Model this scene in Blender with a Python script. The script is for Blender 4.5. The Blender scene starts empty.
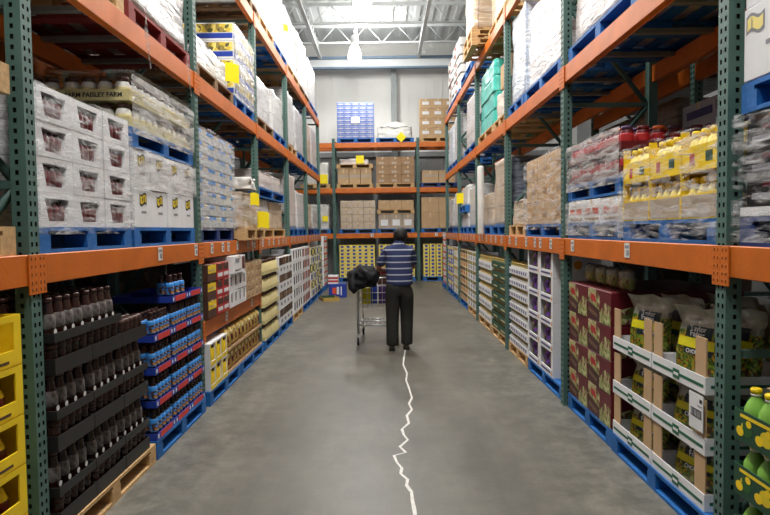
import bpy, bmesh, math, random
from mathutils import Vector, Matrix, noise
random.seed(7)
C = bpy.context.scene.collection
PI = math.pi
SC = bpy.context.scene

# ------------------------------------------------------------------ materials
def lin(c):
    return tuple(((v/255)/12.92 if v/255 <= .04045 else ((v/255+.055)/1.055)**2.4) for v in c)
M = {}
def mat(name, col, rough=.6, metal=0., var=.12, scale=6., bump=0., bscale=40., stretch=None, spec=.4):
    m = bpy.data.materials.new(name); m.use_nodes = True
    nt = m.node_tree; b = nt.nodes['Principled BSDF']
    r, g, bl = lin(col)
    b.inputs['Roughness'].default_value = rough; b.inputs['Metallic'].default_value = metal
    b.inputs['Specular IOR Level'].default_value = spec
    tc = nt.nodes.new('ShaderNodeTexCoord'); src = tc.outputs['Object']
    if stretch:
        mp = nt.nodes.new('ShaderNodeMapping'); mp.inputs['Scale'].default_value = stretch
        nt.links.new(src, mp.inputs['Vector']); src = mp.outputs['Vector']
    n = nt.nodes.new('ShaderNodeTexNoise'); n.inputs['Scale'].default_value = scale; n.inputs['Detail'].default_value = 4
    nt.links.new(src, n.inputs['Vector'])
    cr = nt.nodes.new('ShaderNodeValToRGB'); e = cr.color_ramp.elements
    e[0].position = .3; e[1].position = .7
    e[0].color = (r*(1-var), g*(1-var), bl*(1-var), 1); e[1].color = (min(1, r*(1+var)), min(1, g*(1+var)), min(1, bl*(1+var)), 1)
    nt.links.new(n.outputs['Fac'], cr.inputs['Fac']); nt.links.new(cr.outputs['Color'], b.inputs['Base Color'])
    if bump:
        n2 = nt.nodes.new('ShaderNodeTexNoise'); n2.inputs['Scale'].default_value = bscale; n2.inputs['Detail'].default_value = 3
        nt.links.new(src, n2.inputs['Vector'])
        bp = nt.nodes.new('ShaderNodeBump'); bp.inputs['Strength'].default_value = bump; bp.inputs['Distance'].default_value = .02
        nt.links.new(n2.outputs['Fac'], bp.inputs['Height']); nt.links.new(bp.outputs['Normal'], b.inputs['Normal'])
    M[name] = m; return m

def mat_patches(name, cols, scale=18., rough=.5):
    """irregular patches of several printed or natural colours"""
    m = bpy.data.materials.new(name); m.use_nodes = True
    nt = m.node_tree; b = nt.nodes['Principled BSDF']; b.inputs['Roughness'].default_value = rough
    tc = nt.nodes.new('ShaderNodeTexCoord')
    v = nt.nodes.new('ShaderNodeTexVoronoi'); v.inputs['Scale'].default_value = scale
    nt.links.new(tc.outputs['Object'], v.inputs['Vector'])
    sp = nt.nodes.new('ShaderNodeSeparateColor'); nt.links.new(v.outputs['Color'], sp.inputs['Color'])
    cr = nt.nodes.new('ShaderNodeValToRGB'); cr.color_ramp.interpolation = 'CONSTANT'
    k = len(cols); e = cr.color_ramp.elements
    while len(e) < k: e.new(.5)
    for i, c in enumerate(cols):
        e[i].position = i/k; e[i].color = (*lin(c), 1)
    nt.links.new(sp.outputs[0], cr.inputs['Fac']); nt.links.new(cr.outputs['Color'], b.inputs['Base Color'])
    M[name] = m; return m

def mat_film(name, clear=.62, tint=(235, 236, 238), rough=.18, stretch=(3, 3, 14)):
    m = bpy.data.materials.new(name); m.use_nodes = True
    nt = m.node_tree; b = nt.nodes['Principled BSDF']; out = nt.nodes['Material Output']
    b.inputs['Base Color'].default_value = (*lin(tint), 1); b.inputs['Roughness'].default_value = rough
    tc = nt.nodes.new('ShaderNodeTexCoord'); mp = nt.nodes.new('ShaderNodeMapping'); mp.inputs['Scale'].default_value = stretch
    mp.inputs['Rotation'].default_value = (.35, .1, 0)
    n = nt.nodes.new('ShaderNodeTexNoise'); n.inputs['Scale'].default_value = 1.6; n.inputs['Detail'].default_value = 6; n.inputs['Distortion'].default_value = .8
    nt.links.new(tc.outputs['Object'], mp.inputs['Vector']); nt.links.new(mp.outputs['Vector'], n.inputs['Vector'])
    cr = nt.nodes.new('ShaderNodeValToRGB'); e = cr.color_ramp.elements
    e[0].position = .38; e[0].color = (clear+.25, )*3 + (1,); e[1].position = .72; e[1].color = (max(0, clear-.45), )*3 + (1,)
    nt.links.new(n.outputs['Fac'], cr.inputs['Fac'])
    tr = nt.nodes.new('ShaderNodeBsdfTransparent'); mx = nt.nodes.new('ShaderNodeMixShader')
    nt.links.new(cr.outputs['Color'], mx.inputs['Fac']); nt.links.new(b.outputs['BSDF'], mx.inputs[1]); nt.links.new(tr.outputs['BSDF'], mx.inputs[2])
    bp = nt.nodes.new('ShaderNodeBump'); bp.inputs['Strength'].default_value = .6; bp.inputs['Distance'].default_value = .02
    nt.links.new(n.outputs['Fac'], bp.inputs['Height']); nt.links.new(bp.outputs['Normal'], b.inputs['Normal'])
    nt.links.new(mx.outputs['Shader'], out.inputs['Surface'])
    M[name] = m; return m

def mat_wrapped(name, col, line, bw=.4, bh=.25, rough=.3, contrast=.75):
    """cartons or sacks seen dimly through many turns of film"""
    m = bpy.data.materials.new(name); m.use_nodes = True
    nt = m.node_tree; b = nt.nodes['Principled BSDF']; b.inputs['Roughness'].default_value = rough
    tc = nt.nodes.new('ShaderNodeTexCoord'); sx = nt.nodes.new('ShaderNodeSeparateXYZ'); nt.links.new(tc.outputs['Object'], sx.inputs[0])
    ad = nt.nodes.new('ShaderNodeMath'); ad.operation = 'ADD'; nt.links.new(sx.outputs['X'], ad.inputs[0]); nt.links.new(sx.outputs['Y'], ad.inputs[1])
    cb = nt.nodes.new('ShaderNodeCombineXYZ'); nt.links.new(ad.outputs[0], cb.inputs['X']); nt.links.new(sx.outputs['Z'], cb.inputs['Y'])
    br = nt.nodes.new('ShaderNodeTexBrick'); br.offset = 0
    br.inputs['Scale'].default_value = 1; br.inputs['Brick Width'].default_value = bw; br.inputs['Row Height'].default_value = bh
    br.inputs['Mortar Size'].default_value = .012; br.inputs['Mortar Smooth'].default_value = .6
    r = lin(col); l = lin(line)
    br.inputs['Color1'].default_value = (*r, 1); br.inputs['Color2'].default_value = (*[x*.88 for x in r], 1); br.inputs['Mortar'].default_value = (*l, 1)
    nt.links.new(cb.outputs[0], br.inputs['Vector'])
    mp = nt.nodes.new('ShaderNodeMapping'); mp.inputs['Scale'].default_value = (3, 3, 12); mp.inputs['Rotation'].default_value = (.4, .2, 0)
    n = nt.nodes.new('ShaderNodeTexNoise'); n.inputs['Scale'].default_value = 1.5; n.inputs['Detail'].default_value = 6; n.inputs['Distortion'].default_value = 1
    nt.links.new(tc.outputs['Object'], mp.inputs['Vector']); nt.links.new(mp.outputs[0], n.inputs['Vector'])
    cr = nt.nodes.new('ShaderNodeValToRGB'); e = cr.color_ramp.elements
    e[0].position = .35; e[1].position = .7; e[0].color = (0, 0, 0, 1); e[1].color = (contrast, )*3 + (1,)
    nt.links.new(n.outputs['Fac'], cr.inputs['Fac'])
    mx = nt.nodes.new('ShaderNodeMix'); mx.data_type = 'RGBA'
    nt.links.new(cr.outputs['Color'], mx.inputs['Factor']); nt.links.new(br.outputs['Color'], mx.inputs[6]); mx.inputs[7].default_value = (*lin((214, 215, 218)), 1)
    nt.links.new(mx.outputs[2], b.inputs['Base Color'])
    bp = nt.nodes.new('ShaderNodeBump'); bp.inputs['Strength'].default_value = .7; bp.inputs['Distance'].default_value = .03
    nt.links.new(n.outputs['Fac'], bp.inputs['Height']); nt.links.new(bp.outputs['Normal'], b.inputs['Normal'])
    M[name] = m; return m

def mat_glow(name, col, s):
    m = bpy.data.materials.new(name); m.use_nodes = True
    b = m.node_tree.nodes['Principled BSDF']; b.inputs['Base Color'].default_value = (*lin(col), 1)
    b.inputs['Emission Color'].default_value = (*lin(col), 1); b.inputs['Emission Strength'].default_value = s
    M[name] = m; return m

mat('green_steel', (80, 110, 102), .5, .0, .12, 5, .1, 60)
mat('hole_dark', (14, 18, 18), .9, var=0)
mat('orange_steel', (202, 104, 26), .45, var=.12, scale=4, bump=.08)
mat('grey_steel', (132, 132, 128), .5, .3)
mat('blue_paint', (30, 100, 170), .6, var=.22, scale=5, bump=.2)
mat('navy_paint', (24, 52, 110), .6, var=.2)
mat('wood', (196, 160, 112), .75, var=.2, scale=5, stretch=(1, 6, 6), bump=.2)
mat('old_wood', (132, 104, 76), .8, var=.25, scale=5, stretch=(1, 6, 6), bump=.2)
mat('red_paint', (130, 48, 44), .7, var=.2)
mat('kraft', (188, 156, 118), .8, var=.08, scale=4)
mat('kraft_dark', (156, 124, 92), .8, var=.1, scale=4)
mat('kraft_grey', (176, 160, 142), .7, var=.1, scale=4)
mat('tape', (206, 182, 146), .3, var=.05)
mat('white_card', (226, 226, 228), .6, var=.03)
mat('grey_card', (176, 174, 182), .7, var=.05)
mat('black_card', (34, 33, 33), .45, var=.15)
mat('print_grey', (140, 140, 146), .7, var=.1)
mat('print_dark', (40, 40, 44), .6, var=.1)
mat('print_purple', (74, 70, 120), .6, var=.1)
mat('yellow_print', (236, 206, 40), .5, var=.06)
mat('yellow_sign', (250, 226, 24), .6, var=.03)
mat('yellow_card', (244, 208, 30), .5, var=.08)
mat('yellow_pale', (240, 222, 130), .4, var=.06)
mat('yellow_cap', (246, 210, 30), .35, var=.04)
mat('cream', (228, 214, 160), .45, var=.08)
mat('cream_gold', (184, 154, 82), .45, var=.15, scale=25)
mat('dark_red', (92, 22, 26), .4, var=.35, scale=22)
mat('maroon', (98, 20, 32), .45, var=.15)
mat('maroon_brown', (70, 34, 34), .5, var=.2)
mat('red_card', (176, 38, 44), .5, var=.1)
mat('red_orange', (214, 78, 44), .5, var=.08)
mat('brown_glass', (46, 22, 16), .18, var=.2, spec=.6)
mat('brown_lid', (64, 36, 28), .35, var=.15)
mat('brown_card', (78, 48, 38), .6, var=.15)
mat('silver_label', (150, 148, 148), .35, .2, var=.5, scale=40)
mat('smoky_label', (104, 98, 96), .3, .1, var=.75, scale=34)
mat('white_seal', (232, 230, 226), .5, var=.03)
mat('blue_label', (62, 140, 214), .4, var=.15, scale=25)
mat('blue_card', (34, 62, 158), .5, var=.1)
mat('red_lip', (206, 58, 48), .5, var=.08)
mat('gold_lid', (192, 166, 92), .35, .4, var=.1)
mat('dark_green_card', (34, 74, 54), .55, var=.15)
mat('green_stripe', (36, 100, 74), .55, var=.05)
mat('jar_pickle', (150, 136, 84), .25, var=.3, scale=25)
mat('jar_white', (222, 220, 214), .35, var=.06)
mat('green_drink', (134, 186, 82), .2, var=.12, spec=.6)
mat('clear_plastic', (196, 204, 208), .15, var=.2, scale=20, spec=.7)
mat('water_pack', (206, 208, 206), .25, var=.18, scale=30, spec=.6)
mat('bag_clear', (150, 150, 136), .22, var=.45, scale=9, bump=.6, bscale=14, spec=.7)
mat('label_navy', (18, 40, 50), .4, var=.1)
mat('yellow_green', (206, 196, 24), .4, var=.12, scale=14)
mat('purple', (74, 44, 100), .35, var=.35, scale=16)
mat('teal_film', (70, 180, 164), .25, var=.14, scale=5, bump=.5, bscale=6)
mat('sack_white', (208, 206, 201), .45, var=.08, bump=.5, bscale=7)
mat('jacket', (17, 18, 22), .75, var=.3, scale=12, bump=.3, bscale=20)
mat('trousers', (34, 33, 30), .8, var=.15, scale=10, bump=.15)
mat('skin', (132, 88, 66), .5, var=.06)
mat('hair', (20, 17, 16), .6, var=.3, scale=40, bump=.4, bscale=80)
mat('shoe', (150, 138, 122), .7, var=.1)
mat('chrome', (200, 202, 202), .3, .45, var=.03)
mat('rubber', (28, 28, 28), .7)
mat('beam_white', (222, 226, 226), .5, var=.03)
mat('beam_blue', (112, 134, 156), .5, var=.05)
mat('column_grey', (152, 158, 158), .5, var=.05)
mat('crack_fill', (214, 212, 206), .7, var=.12, scale=20)
mat('orange_dot', (226, 150, 40), .5)
mat('tan_tray', (206, 194, 140), .6, var=.06)
mat('jar_orange', (196, 92, 44), .4, var=.2)
mat('jar_violet', (78, 48, 92), .4, var=.2)
mat_patches('salad', [(66, 92, 22), (104, 130, 30), (46, 66, 18), (176, 128, 30), (84, 52, 22), (132, 146, 44)], 62, .35)
mat_patches('lettuce', [(150, 158, 96), (186, 182, 134), (104, 118, 56), (170, 150, 110), (130, 142, 74), (110, 60, 50)], 30)
mat_patches('bouquet', [(120, 66, 180), (70, 50, 40), (150, 140, 110), (60, 90, 40), (96, 74, 62)], 26)
mat_patches('lemon_print', [(40, 110, 44), (226, 200, 34), (40, 110, 44), (36, 92, 40)], 14)
mat_patches('mixed_print', [(120, 140, 70), (226, 214, 90), (60, 90, 160), (200, 200, 190), (60, 110, 80)], 14)
mat_patches('banana_print', [(216, 186, 60), (90, 90, 50), (240, 220, 120), (150, 130, 60)], 20)
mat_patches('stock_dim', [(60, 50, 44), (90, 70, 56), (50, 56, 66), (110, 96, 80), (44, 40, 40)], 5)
mat_film('film', .80, stretch=(3, 3, 20))
mat_film('film_thin', .84, stretch=(3, 3, 16))
mat_film('film_thick', .62, tint=(228, 228, 226), stretch=(2, 2, 12))
mat_wrapped('wrap_white', (204, 202, 200), (158, 154, 154), .5, .3)
mat_wrapped('wrap_grey', (190, 188, 188), (150, 146, 146), .42, .2)
mat_wrapped('wrap_pink', (200, 186, 180), (160, 142, 138), .5, .28)
mat_wrapped('wrap_tan', (196, 172, 142), (150, 124, 96), .42, .3, contrast=.5)
mat_wrapped('wrap_brown', (170, 138, 104), (112, 88, 64), .4, .26, contrast=.35)
mat_wrapped('wrap_kraft', (190, 166, 136), (140, 114, 88), .38, .26, contrast=.3)
mat_wrapped('wrap_black', (56, 52, 56), (120, 40, 44), .6, .2, contrast=.4)
mat_wrapped('wrap_blue', (36, 84, 176), (150, 160, 190), .12, .06, contrast=.12)
mat_wrapped('wrap_slate', (70, 84, 104), (40, 46, 60), .5, .22, contrast=.35)
mat_wrapped('wrap_clear', (206, 212, 218), (140, 160, 190), .35, .13, contrast=.6)
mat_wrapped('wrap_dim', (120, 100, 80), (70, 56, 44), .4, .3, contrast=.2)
mat_wrapped('wrap_torn', (176, 146, 112), (120, 96, 72), .5, .35, contrast=.95)
mat_glow('lamp_glow', (255, 250, 240), 14)

# striped polo
def polo():
    m = bpy.data.materials.new('polo_stripes'); m.use_nodes = True
    nt = m.node_tree; b = nt.nodes['Principled BSDF']; b.inputs['Roughness'].default_value = .85
    tc = nt.nodes.new('ShaderNodeTexCoord'); sx = nt.nodes.new('ShaderNodeSeparateXYZ'); nt.links.new(tc.outputs['Object'], sx.inputs[0])
    a = nt.nodes.new('ShaderNodeMath'); a.operation = 'MULTIPLY'; a.inputs[1].default_value = 1/.086; nt.links.new(sx.outputs['Z'], a.inputs[0])
    f = nt.nodes.new('ShaderNodeMath'); f.operation = 'FRACT'; nt.links.new(a.outputs[0], f.inputs[0])
    cr = nt.nodes.new('ShaderNodeValToRGB'); cr.color_ramp.interpolation = 'CONSTANT'; e = cr.color_ramp.elements
    e[0].position = 0; e[0].color = (*lin((34, 44, 84)), 1); e[1].position = .42; e[1].color = (*lin((160, 164, 176)), 1)
    x = e.new(.62); x.color = (*lin((34, 44, 84)), 1)
    nt.links.new(f.outputs[0], cr.inputs['Fac']); nt.links.new(cr.outputs['Color'], b.inputs['Base Color'])
    M['polo'] = m
polo()

# ------------------------------------------------------------------ mesh building
class MB:
    def __init__(s): s.v = []; s.f = []; s.m = []; s.mats = []; s.sm = []
    def mi(s, k):
        if k not in s.mats: s.mats.append(k)
        return s.mats.index(k)
    def face(s, pts, k, smooth=False):
        n = len(s.v); s.v += [tuple(p) for p in pts]; s.f.append(tuple(range(n, n+len(pts)))); s.m.append(s.mi(k)); s.sm.append(smooth); return s
    def box(s, x0, x1, y0, y1, z0, z1, k, skip=''):
        n = len(s.v)
        s.v += [(x0,y0,z0),(x1,y0,z0),(x1,y1,z0),(x0,y1,z0),(x0,y0,z1),(x1,y0,z1),(x1,y1,z1),(x0,y1,z1)]
        F = {'b':(0,3,2,1),'t':(4,5,6,7),'f':(0,1,5,4),'r':(1,2,6,5),'k':(2,3,7,6),'l':(3,0,4,7)}
        for c, q in F.items():
            if c in skip: continue
            s.f.append(tuple(n+i for i in q)); s.m.append(s.mi(k)); s.sm.append(False)
        return s
    def lathe(s, prof, cx=0, cy=0, seg=12):
        """prof: (r, z, material of the band above)"""
        n = len(s.v)
        for r, z, _ in prof:
            for i in range(seg):
                a = 2*PI*i/seg; s.v.append((cx+r*math.cos(a), cy+r*math.sin(a), z))
        for j in range(len(prof)-1):
            for i in range(seg):
                k = (i+1) % seg
                s.f.append((n+j*seg+i, n+j*seg+k, n+(j+1)*seg+k, n+(j+1)*seg+i)); s.m.append(s.mi(prof[j][2])); s.sm.append(True)
        s.f.append(tuple(n+i for i in reversed(range(seg)))); s.m.append(s.mi(prof[0][2])); s.sm.append(False)
        s.f.append(tuple(n+(len(prof)-1)*seg+i for i in range(seg))); s.m.append(s.mi(prof[-1][2])); s.sm.append(False)
        return s
    def tube(s, pts, r, k, seg=8):
        pts = [Vector(p) for p in pts]; n = len(s.v); rs = r if isinstance(r, (list, tuple)) else [r]*len(pts)
        for i, p in enumerate(pts):
            t = (pts[min(i+1, len(pts)-1)]-pts[max(i-1, 0)]).normalized()
            up = Vector((0, 0, 1)) if abs(t.z) < .9 else Vector((1, 0, 0))
            a = t.cross(up).normalized(); b = t.cross(a).normalized()
            for j in range(seg):
                q = 2*PI*j/seg; s.v.append(tuple(p+(a*math.cos(q)+b*math.sin(q))*rs[i]))
        for i in range(len(pts)-1):
            for j in range(seg):
                l = (j+1) % seg
                s.f.append((n+i*seg+j, n+i*seg+l, n+(i+1)*seg+l, n+(i+1)*seg+j)); s.m.append(s.mi(k)); s.sm.append(True)
        s.f.append(tuple(n+j for j in reversed(range(seg)))); s.m.append(s.mi(k)); s.sm.append(False)
        s.f.append(tuple(n+(len(pts)-1)*seg+j for j in range(seg))); s.m.append(s.mi(k)); s.sm.append(False)
        return s
    def bar(s, p, q, w, k):
        """square bar from p to q"""
        return s.tube([p, q], w*.7071, k, 4)
    def grid(s, fn, nu, nv, k, smooth=True):
        n = len(s.v); kf = k if callable(k) else (lambda u, v: k)
        for j in range(nv+1):
            for i in range(nu+1): s.v.append(tuple(fn(i/nu, j/nv)))
        for j in range(nv):
            for i in range(nu):
                a = n+j*(nu+1)+i
                s.f.append((a, a+1, a+nu+2, a+nu+1)); s.m.append(s.mi(kf((i+.5)/nu, (j+.5)/nv))); s.sm.append(smooth)
        return s
    def mesh(s, name, bevel=0, weld=False):
        me = bpy.data.meshes.new(name); me.from_pydata(s.v, [], s.f)
        for k in s.mats: me.materials.append(M[k])
        me.polygons.foreach_set('material_index', s.m); me.polygons.foreach_set('use_smooth', s.sm)
        if bevel or weld:
            bm = bmesh.new(); bm.from_mesh(me)
            bmesh.ops.remove_doubles(bm, verts=bm.verts, dist=1e-5)
            if bevel: bmesh.ops.bevel(bm, geom=list(bm.edges), offset=bevel, segments=1, affect='EDGES', clamp_overlap=True)
            bm.to_mesh(me); bm.free()
        me.update(); return me

def link(name, data, parent=None, loc=(0, 0, 0), rot=(0, 0, 0)):
    o = bpy.data.objects.new(name, data); C.objects.link(o); o.location = loc; o.rotation_euler = rot
    if parent is not None: o.parent = parent
    return o
def tag(o, label, cat, group=None, kind='thing'):
    o['label'] = label; o['category'] = cat; o['kind'] = kind
    if group: o['group'] = group
    return o
def struct(name, mb, label=None):
    o = link(name, mb.mesh(name) if isinstance(mb, MB) else mb); o['kind'] = 'structure'
    if label: o['label'] = label
    return o
def kids(o, ch):
    """ch: (name, mesh, loc, sub-parts)"""
    for c in ch:
        k = link(c[0], c[1], o, c[2] if len(c) > 2 else (0, 0, 0))
        if len(c) > 4 and c[4]: k['label'] = c[4]
        for g in (c[3] if len(c) > 3 and c[3] else ()): link(g[0], g[1], k, g[2] if len(g) > 2 else (0, 0, 0))
def spawn(proto, loc, rz, label, cat, group=None):
    o = link(proto['name'], proto['mesh'], None, loc, (0, 0, rz)); tag(o, label, cat, group); kids(o, proto.get('kids', ())); return o
def text_mesh(s, size, k, bold=0.0):
    cu = bpy.data.curves.new('lettering', 'FONT'); cu.body = s; cu.size = size; cu.align_x = 'CENTER'; cu.align_y = 'CENTER'; cu.extrude = .0006; cu.offset = bold
    cu.materials.append(M[k]); o = bpy.data.objects.new('lettering', cu); C.objects.link(o)
    dg = bpy.context.evaluated_depsgraph_get(); dg.update(); me = bpy.data.meshes.new_from_object(o.evaluated_get(dg)); bpy.data.objects.remove(o)
    me.name = 'lettering'; return me

# sides: the shelves on either hand; local frame of an item: face to the aisle at x=0 looking to -x
XF = {'L': 1.72, 'R': 1.72}
def SG(side): return -1 if side == 'L' else 1
def RZ(side): return PI if side == 'L' else 0
def WX(side, d): return SG(side)*(XF[side]+d)
ORD = ['bottom', 'second', 'third', 'fourth', 'fifth', 'sixth', 'seventh', 'eighth', 'ninth', 'tenth']
COL = ['nearest', 'second', 'third', 'fourth', 'fifth', 'sixth', 'seventh', 'eighth']
def rowname(i, n): return 'top row' if (i == n-1 and n > 1) else ORD[i]+' row'
def colname(j, n):
    if n == 1: return ''
    if j == n-1 and n > 1: return 'far end'
    return 'near end' if j == 0 else COL[j]+' along'
def lab(look, row, col, where, inner=0):
    s = look+', '+row
    if col: s += ', '+col
    if inner: s += [', inner', ', innermost'][min(inner, 2)-1]
    return s+', '+where
_cache = {}
def cached(key, fn):
    if key not in _cache: _cache[key] = fn()
    return _cache[key]

mat_patches('drink_print', [(62, 140, 214), (62, 140, 214), (200, 140, 80), (70, 46, 36), (214, 190, 150), (50, 110, 200)], 60)
KN = {'kraft': 'kraft_carton', 'kraft_dark': 'brown_carton', 'kraft_grey': 'greyish_carton', 'white_card': 'white_carton', 'cream': 'cream_carton', 'grey_card': 'grey_carton', 'black_card': 'black_case', 'red_card': 'red_carton', 'brown_card': 'chocolate_carton', 'blue_card': 'blue_carton', 'dark_green_card': 'green_carton', 'water_pack': 'clear_pack', 'jar_white': 'white_pack', 'wrap_blue': 'drink_pack', 'wrap_kraft': 'wrapped_carton', 'cream_gold': 'yellow_case'}
LAMP_W = 370; LAMP_BACK = .62; UPLIGHT = 1.15; WORLD = .10; EXPO = -.12
# ------------------------------------------------------------------ room shell
WALLY = 22.4; CEIL = 8.35
def floor_mat():
    m = mat('concrete', (99, 97, 90), .42, var=.16, scale=.9, bump=.04, bscale=30, spec=.35)
    nt = m.node_tree; b = nt.nodes['Principled BSDF']
    tc = nt.nodes.new('ShaderNodeTexCoord')
    mp = nt.nodes.new('ShaderNodeMapping'); mp.inputs['Scale'].default_value = (1.6, .35, 1); nt.links.new(tc.outputs['Object'], mp.inputs[0])
    n = nt.nodes.new('ShaderNodeTexNoise'); n.inputs['Scale'].default_value = 2.2; n.inputs['Detail'].default_value = 7; n.inputs['Roughness'].default_value = .7
    nt.links.new(mp.outputs[0], n.inputs['Vector'])
    cr = nt.nodes.new('ShaderNodeValToRGB'); e = cr.color_ramp.elements; e[0].position = .32; e[1].position = .68
    e[0].color = (.72, .72, .72, 1); e[1].color = (1.18, 1.16, 1.12, 1); nt.links.new(n.outputs[0], cr.inputs[0])
    old = b.inputs['Base Color'].links[0].from_socket
    mx = nt.nodes.new('ShaderNodeMix'); mx.data_type = 'RGBA'; mx.blend_type = 'MULTIPLY'; mx.inputs['Factor'].default_value = 1
    nt.links.new(old, mx.inputs[6]); nt.links.new(cr.outputs[0], mx.inputs[7]); nt.links.new(mx.outputs[2], b.inputs['Base Color'])
    # worn, scuffed patches and a dusty strip along the foot of the racks
    n3 = nt.nodes.new('ShaderNodeTexNoise'); n3.inputs['Scale'].default_value = 5; n3.inputs['Detail'].default_value = 8; n3.inputs['Roughness'].default_value = .75
    nt.links.new(tc.outputs['Object'], n3.inputs['Vector'])
    sx = nt.nodes.new('ShaderNodeSeparateXYZ'); nt.links.new(tc.outputs['Object'], sx.inputs[0])
    ab = nt.nodes.new('ShaderNodeMath'); ab.operation = 'ABSOLUTE'; nt.links.new(sx.outputs['X'], ab.inputs[0])
    mr = nt.nodes.new('ShaderNodeMapRange'); mr.inputs['From Min'].default_value = .9; mr.inputs['From Max'].default_value = 1.7; nt.links.new(ab.outputs[0], mr.inputs[0])
    mu = nt.nodes.new('ShaderNodeMath'); mu.operation = 'MULTIPLY'; nt.links.new(mr.outputs[0], mu.inputs[0])
    c3 = nt.nodes.new('ShaderNodeValToRGB'); c3.color_ramp.elements[0].position = .42; c3.color_ramp.elements[1].position = .66; nt.links.new(n3.outputs[0], c3.inputs[0]); nt.links.new(c3.outputs[0], mu.inputs[1])
    m4 = nt.nodes.new('ShaderNodeMath'); m4.operation = 'MULTIPLY_ADD'; m4.inputs[1].default_value = .75; nt.links.new(mu.outputs[0], m4.inputs[0])
    m5 = nt.nodes.new('ShaderNodeMapRange'); m5.inputs['From Min'].default_value = .3; m5.inputs['From Max'].default_value = .7; m5.inputs['To Min'].default_value = .84; m5.inputs['To Max'].default_value = 1.12
    nt.links.new(n3.outputs[0], m5.inputs[0]); nt.links.new(m5.outputs[0], m4.inputs[2])
    mx2 = nt.nodes.new('ShaderNodeMix'); mx2.data_type = 'RGBA'; mx2.blend_type = 'MULTIPLY'; mx2.inputs['Factor'].default_value = 1
    nt.links.new(mx.outputs[2], mx2.inputs[6]); nt.links.new(m4.outputs[0], mx2.inputs[7]); nt.links.new(mx2.outputs[2], b.inputs['Base Color'])
    r = nt.nodes.new('ShaderNodeMapRange'); r.inputs['To Min'].default_value = .3; r.inputs['To Max'].default_value = .55
    nt.links.new(n.outputs[0], r.inputs[0]); nt.links.new(r.outputs[0], b.inputs['Roughness'])
floor_mat()
fl = struct('floor', MB().box(-7, 7, -6, WALLY, -.1, 0, 'concrete'))
# the white repaired crack that wanders along the middle of the aisle
CR = [(404,351),(403,358),(402,366),(406,375),(405,382),(408,390),(411,400),(408,406),(411,412),(406,418),(408,426),(401,432),(403,438),(407,443),(399,450),(405,456),(393,459),(396,466),(401,472),(400,478),(407,484),(406,490),(411,497),(412,506),(414,516),(416,530),(413,560)]
cb = MB(); cp = []
for px, py in CR:
    Y = 1.7*615/(py-230); cp.append(((px-.0155*(py-230)-383)*Y/615, Y))
for i in range(len(cp)-1):
    (x0, y0), (x1, y1) = cp[i], cp[i+1]; w0 = .008+.006*random.random(); w1 = .008+.006*random.random()
    cb.face([(x0-w0, y0, .0015), (x1-w1, y1, .0015), (x1+w1, y1, .0015), (x0+w0, y0, .0015)], 'crack_fill')
link('crack_filler', cb.mesh('crack_filler'), fl)['label'] = 'white jagged filled crack in the concrete'
# back wall of ribbed metal panels with the rack's shade painted grey on the lower part
mat('wall_white', (230, 230, 226), .6, var=.03, scale=.6)
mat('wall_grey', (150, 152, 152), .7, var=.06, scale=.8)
wb = MB().box(-7, 7, WALLY, WALLY+.15, 4.4, CEIL+.3, 'wall_white')
for i in range(46):
    x = -6.9+.3*i; wb.box(x, x+.035, WALLY-.018, WALLY, 4.5, CEIL, 'wall_white')
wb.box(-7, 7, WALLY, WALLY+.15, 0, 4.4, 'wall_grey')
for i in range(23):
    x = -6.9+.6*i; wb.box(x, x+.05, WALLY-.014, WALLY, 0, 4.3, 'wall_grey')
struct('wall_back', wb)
struct('trim_1', MB().box(-7, 7, WALLY-.09, WALLY-.02, 4.33, 4.5, 'wall_grey'))
struct('trim_2', MB().box(.29, .5, WALLY-.30, WALLY-.1, 0, 7.75, 'column_grey'))
struct('wall_left', MB().box(-7.15, -7, -6, WALLY, 0, CEIL+.3, 'wall_grey'))
struct('wall_right', MB().box(7, 7.15, -6, WALLY, 0, CEIL+.3, 'wall_grey'))
cm = MB().box(-7, 7, -6, WALLY, CEIL+.08, CEIL+.2, 'beam_white')
for i in range(34):
    x = -6.95+.42*i; cm.box(x, x+.16, -6, WALLY, CEIL+.05, CEIL+.08, 'beam_white')
struct('ceiling', cm)
# roof steel
eb = MB(); eb.box(-7, 7, 21.55, 21.75, 7.30, 7.36, 'beam_blue').box(-7, 7, 21.6, 21.7, 7.36, 7.62, 'beam_white').box(-7, 7, 21.5, 21.8, 7.62, 7.70, 'beam_blue')
tag(link('roof_girder', eb.mesh('roof_girder')), 'white roof girder with blue grey flanges along the back wall', 'girder', kind='structure')
for i, y in enumerate((20.2, 18.3, 16.4, 14.5, 12.6, 10.7, 8.8)):
    j = MB().box(-7, 7, y-.05, y+.05, CEIL-.10, CEIL, 'beam_white').box(-7, 7, y-.04, y+.04, CEIL-.61, CEIL-.56, 'beam_white')
    k = 0; x = -7
    while x < 6.9:
        j.bar((x, y, CEIL-.58), (x+.5, y, CEIL-.05), .016, 'beam_white'); j.bar((x+.5, y, CEIL-.05), (x+1, y, CEIL-.58), .016, 'beam_white'); x += 1
    o = struct('roof_joist', j); o['label'] = 'white open web roof joist'
for i, x in enumerate((-2.15, 1.25, -.75, 4.6, -5)):
    b = MB().box(x-.05, x+.05, 6, 21.5, 7.62, 7.70, 'beam_white')
    for q in range(30):
        y = 6.2+.5*q; b.bar((x, y, 7.66), (x, y+.25, CEIL-.3), .025, 'beam_white'); b.bar((x, y+.25, CEIL-.3), (x, y+.5, 7.66), .025, 'beam_white')
    if i != 2: struct('roof_bridging', b)
struct('sprinkler_pipe', MB().tube([(-.8, 6, 7.9), (-.8, 21.5, 7.9)], .035, 'beam_white'))
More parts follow.
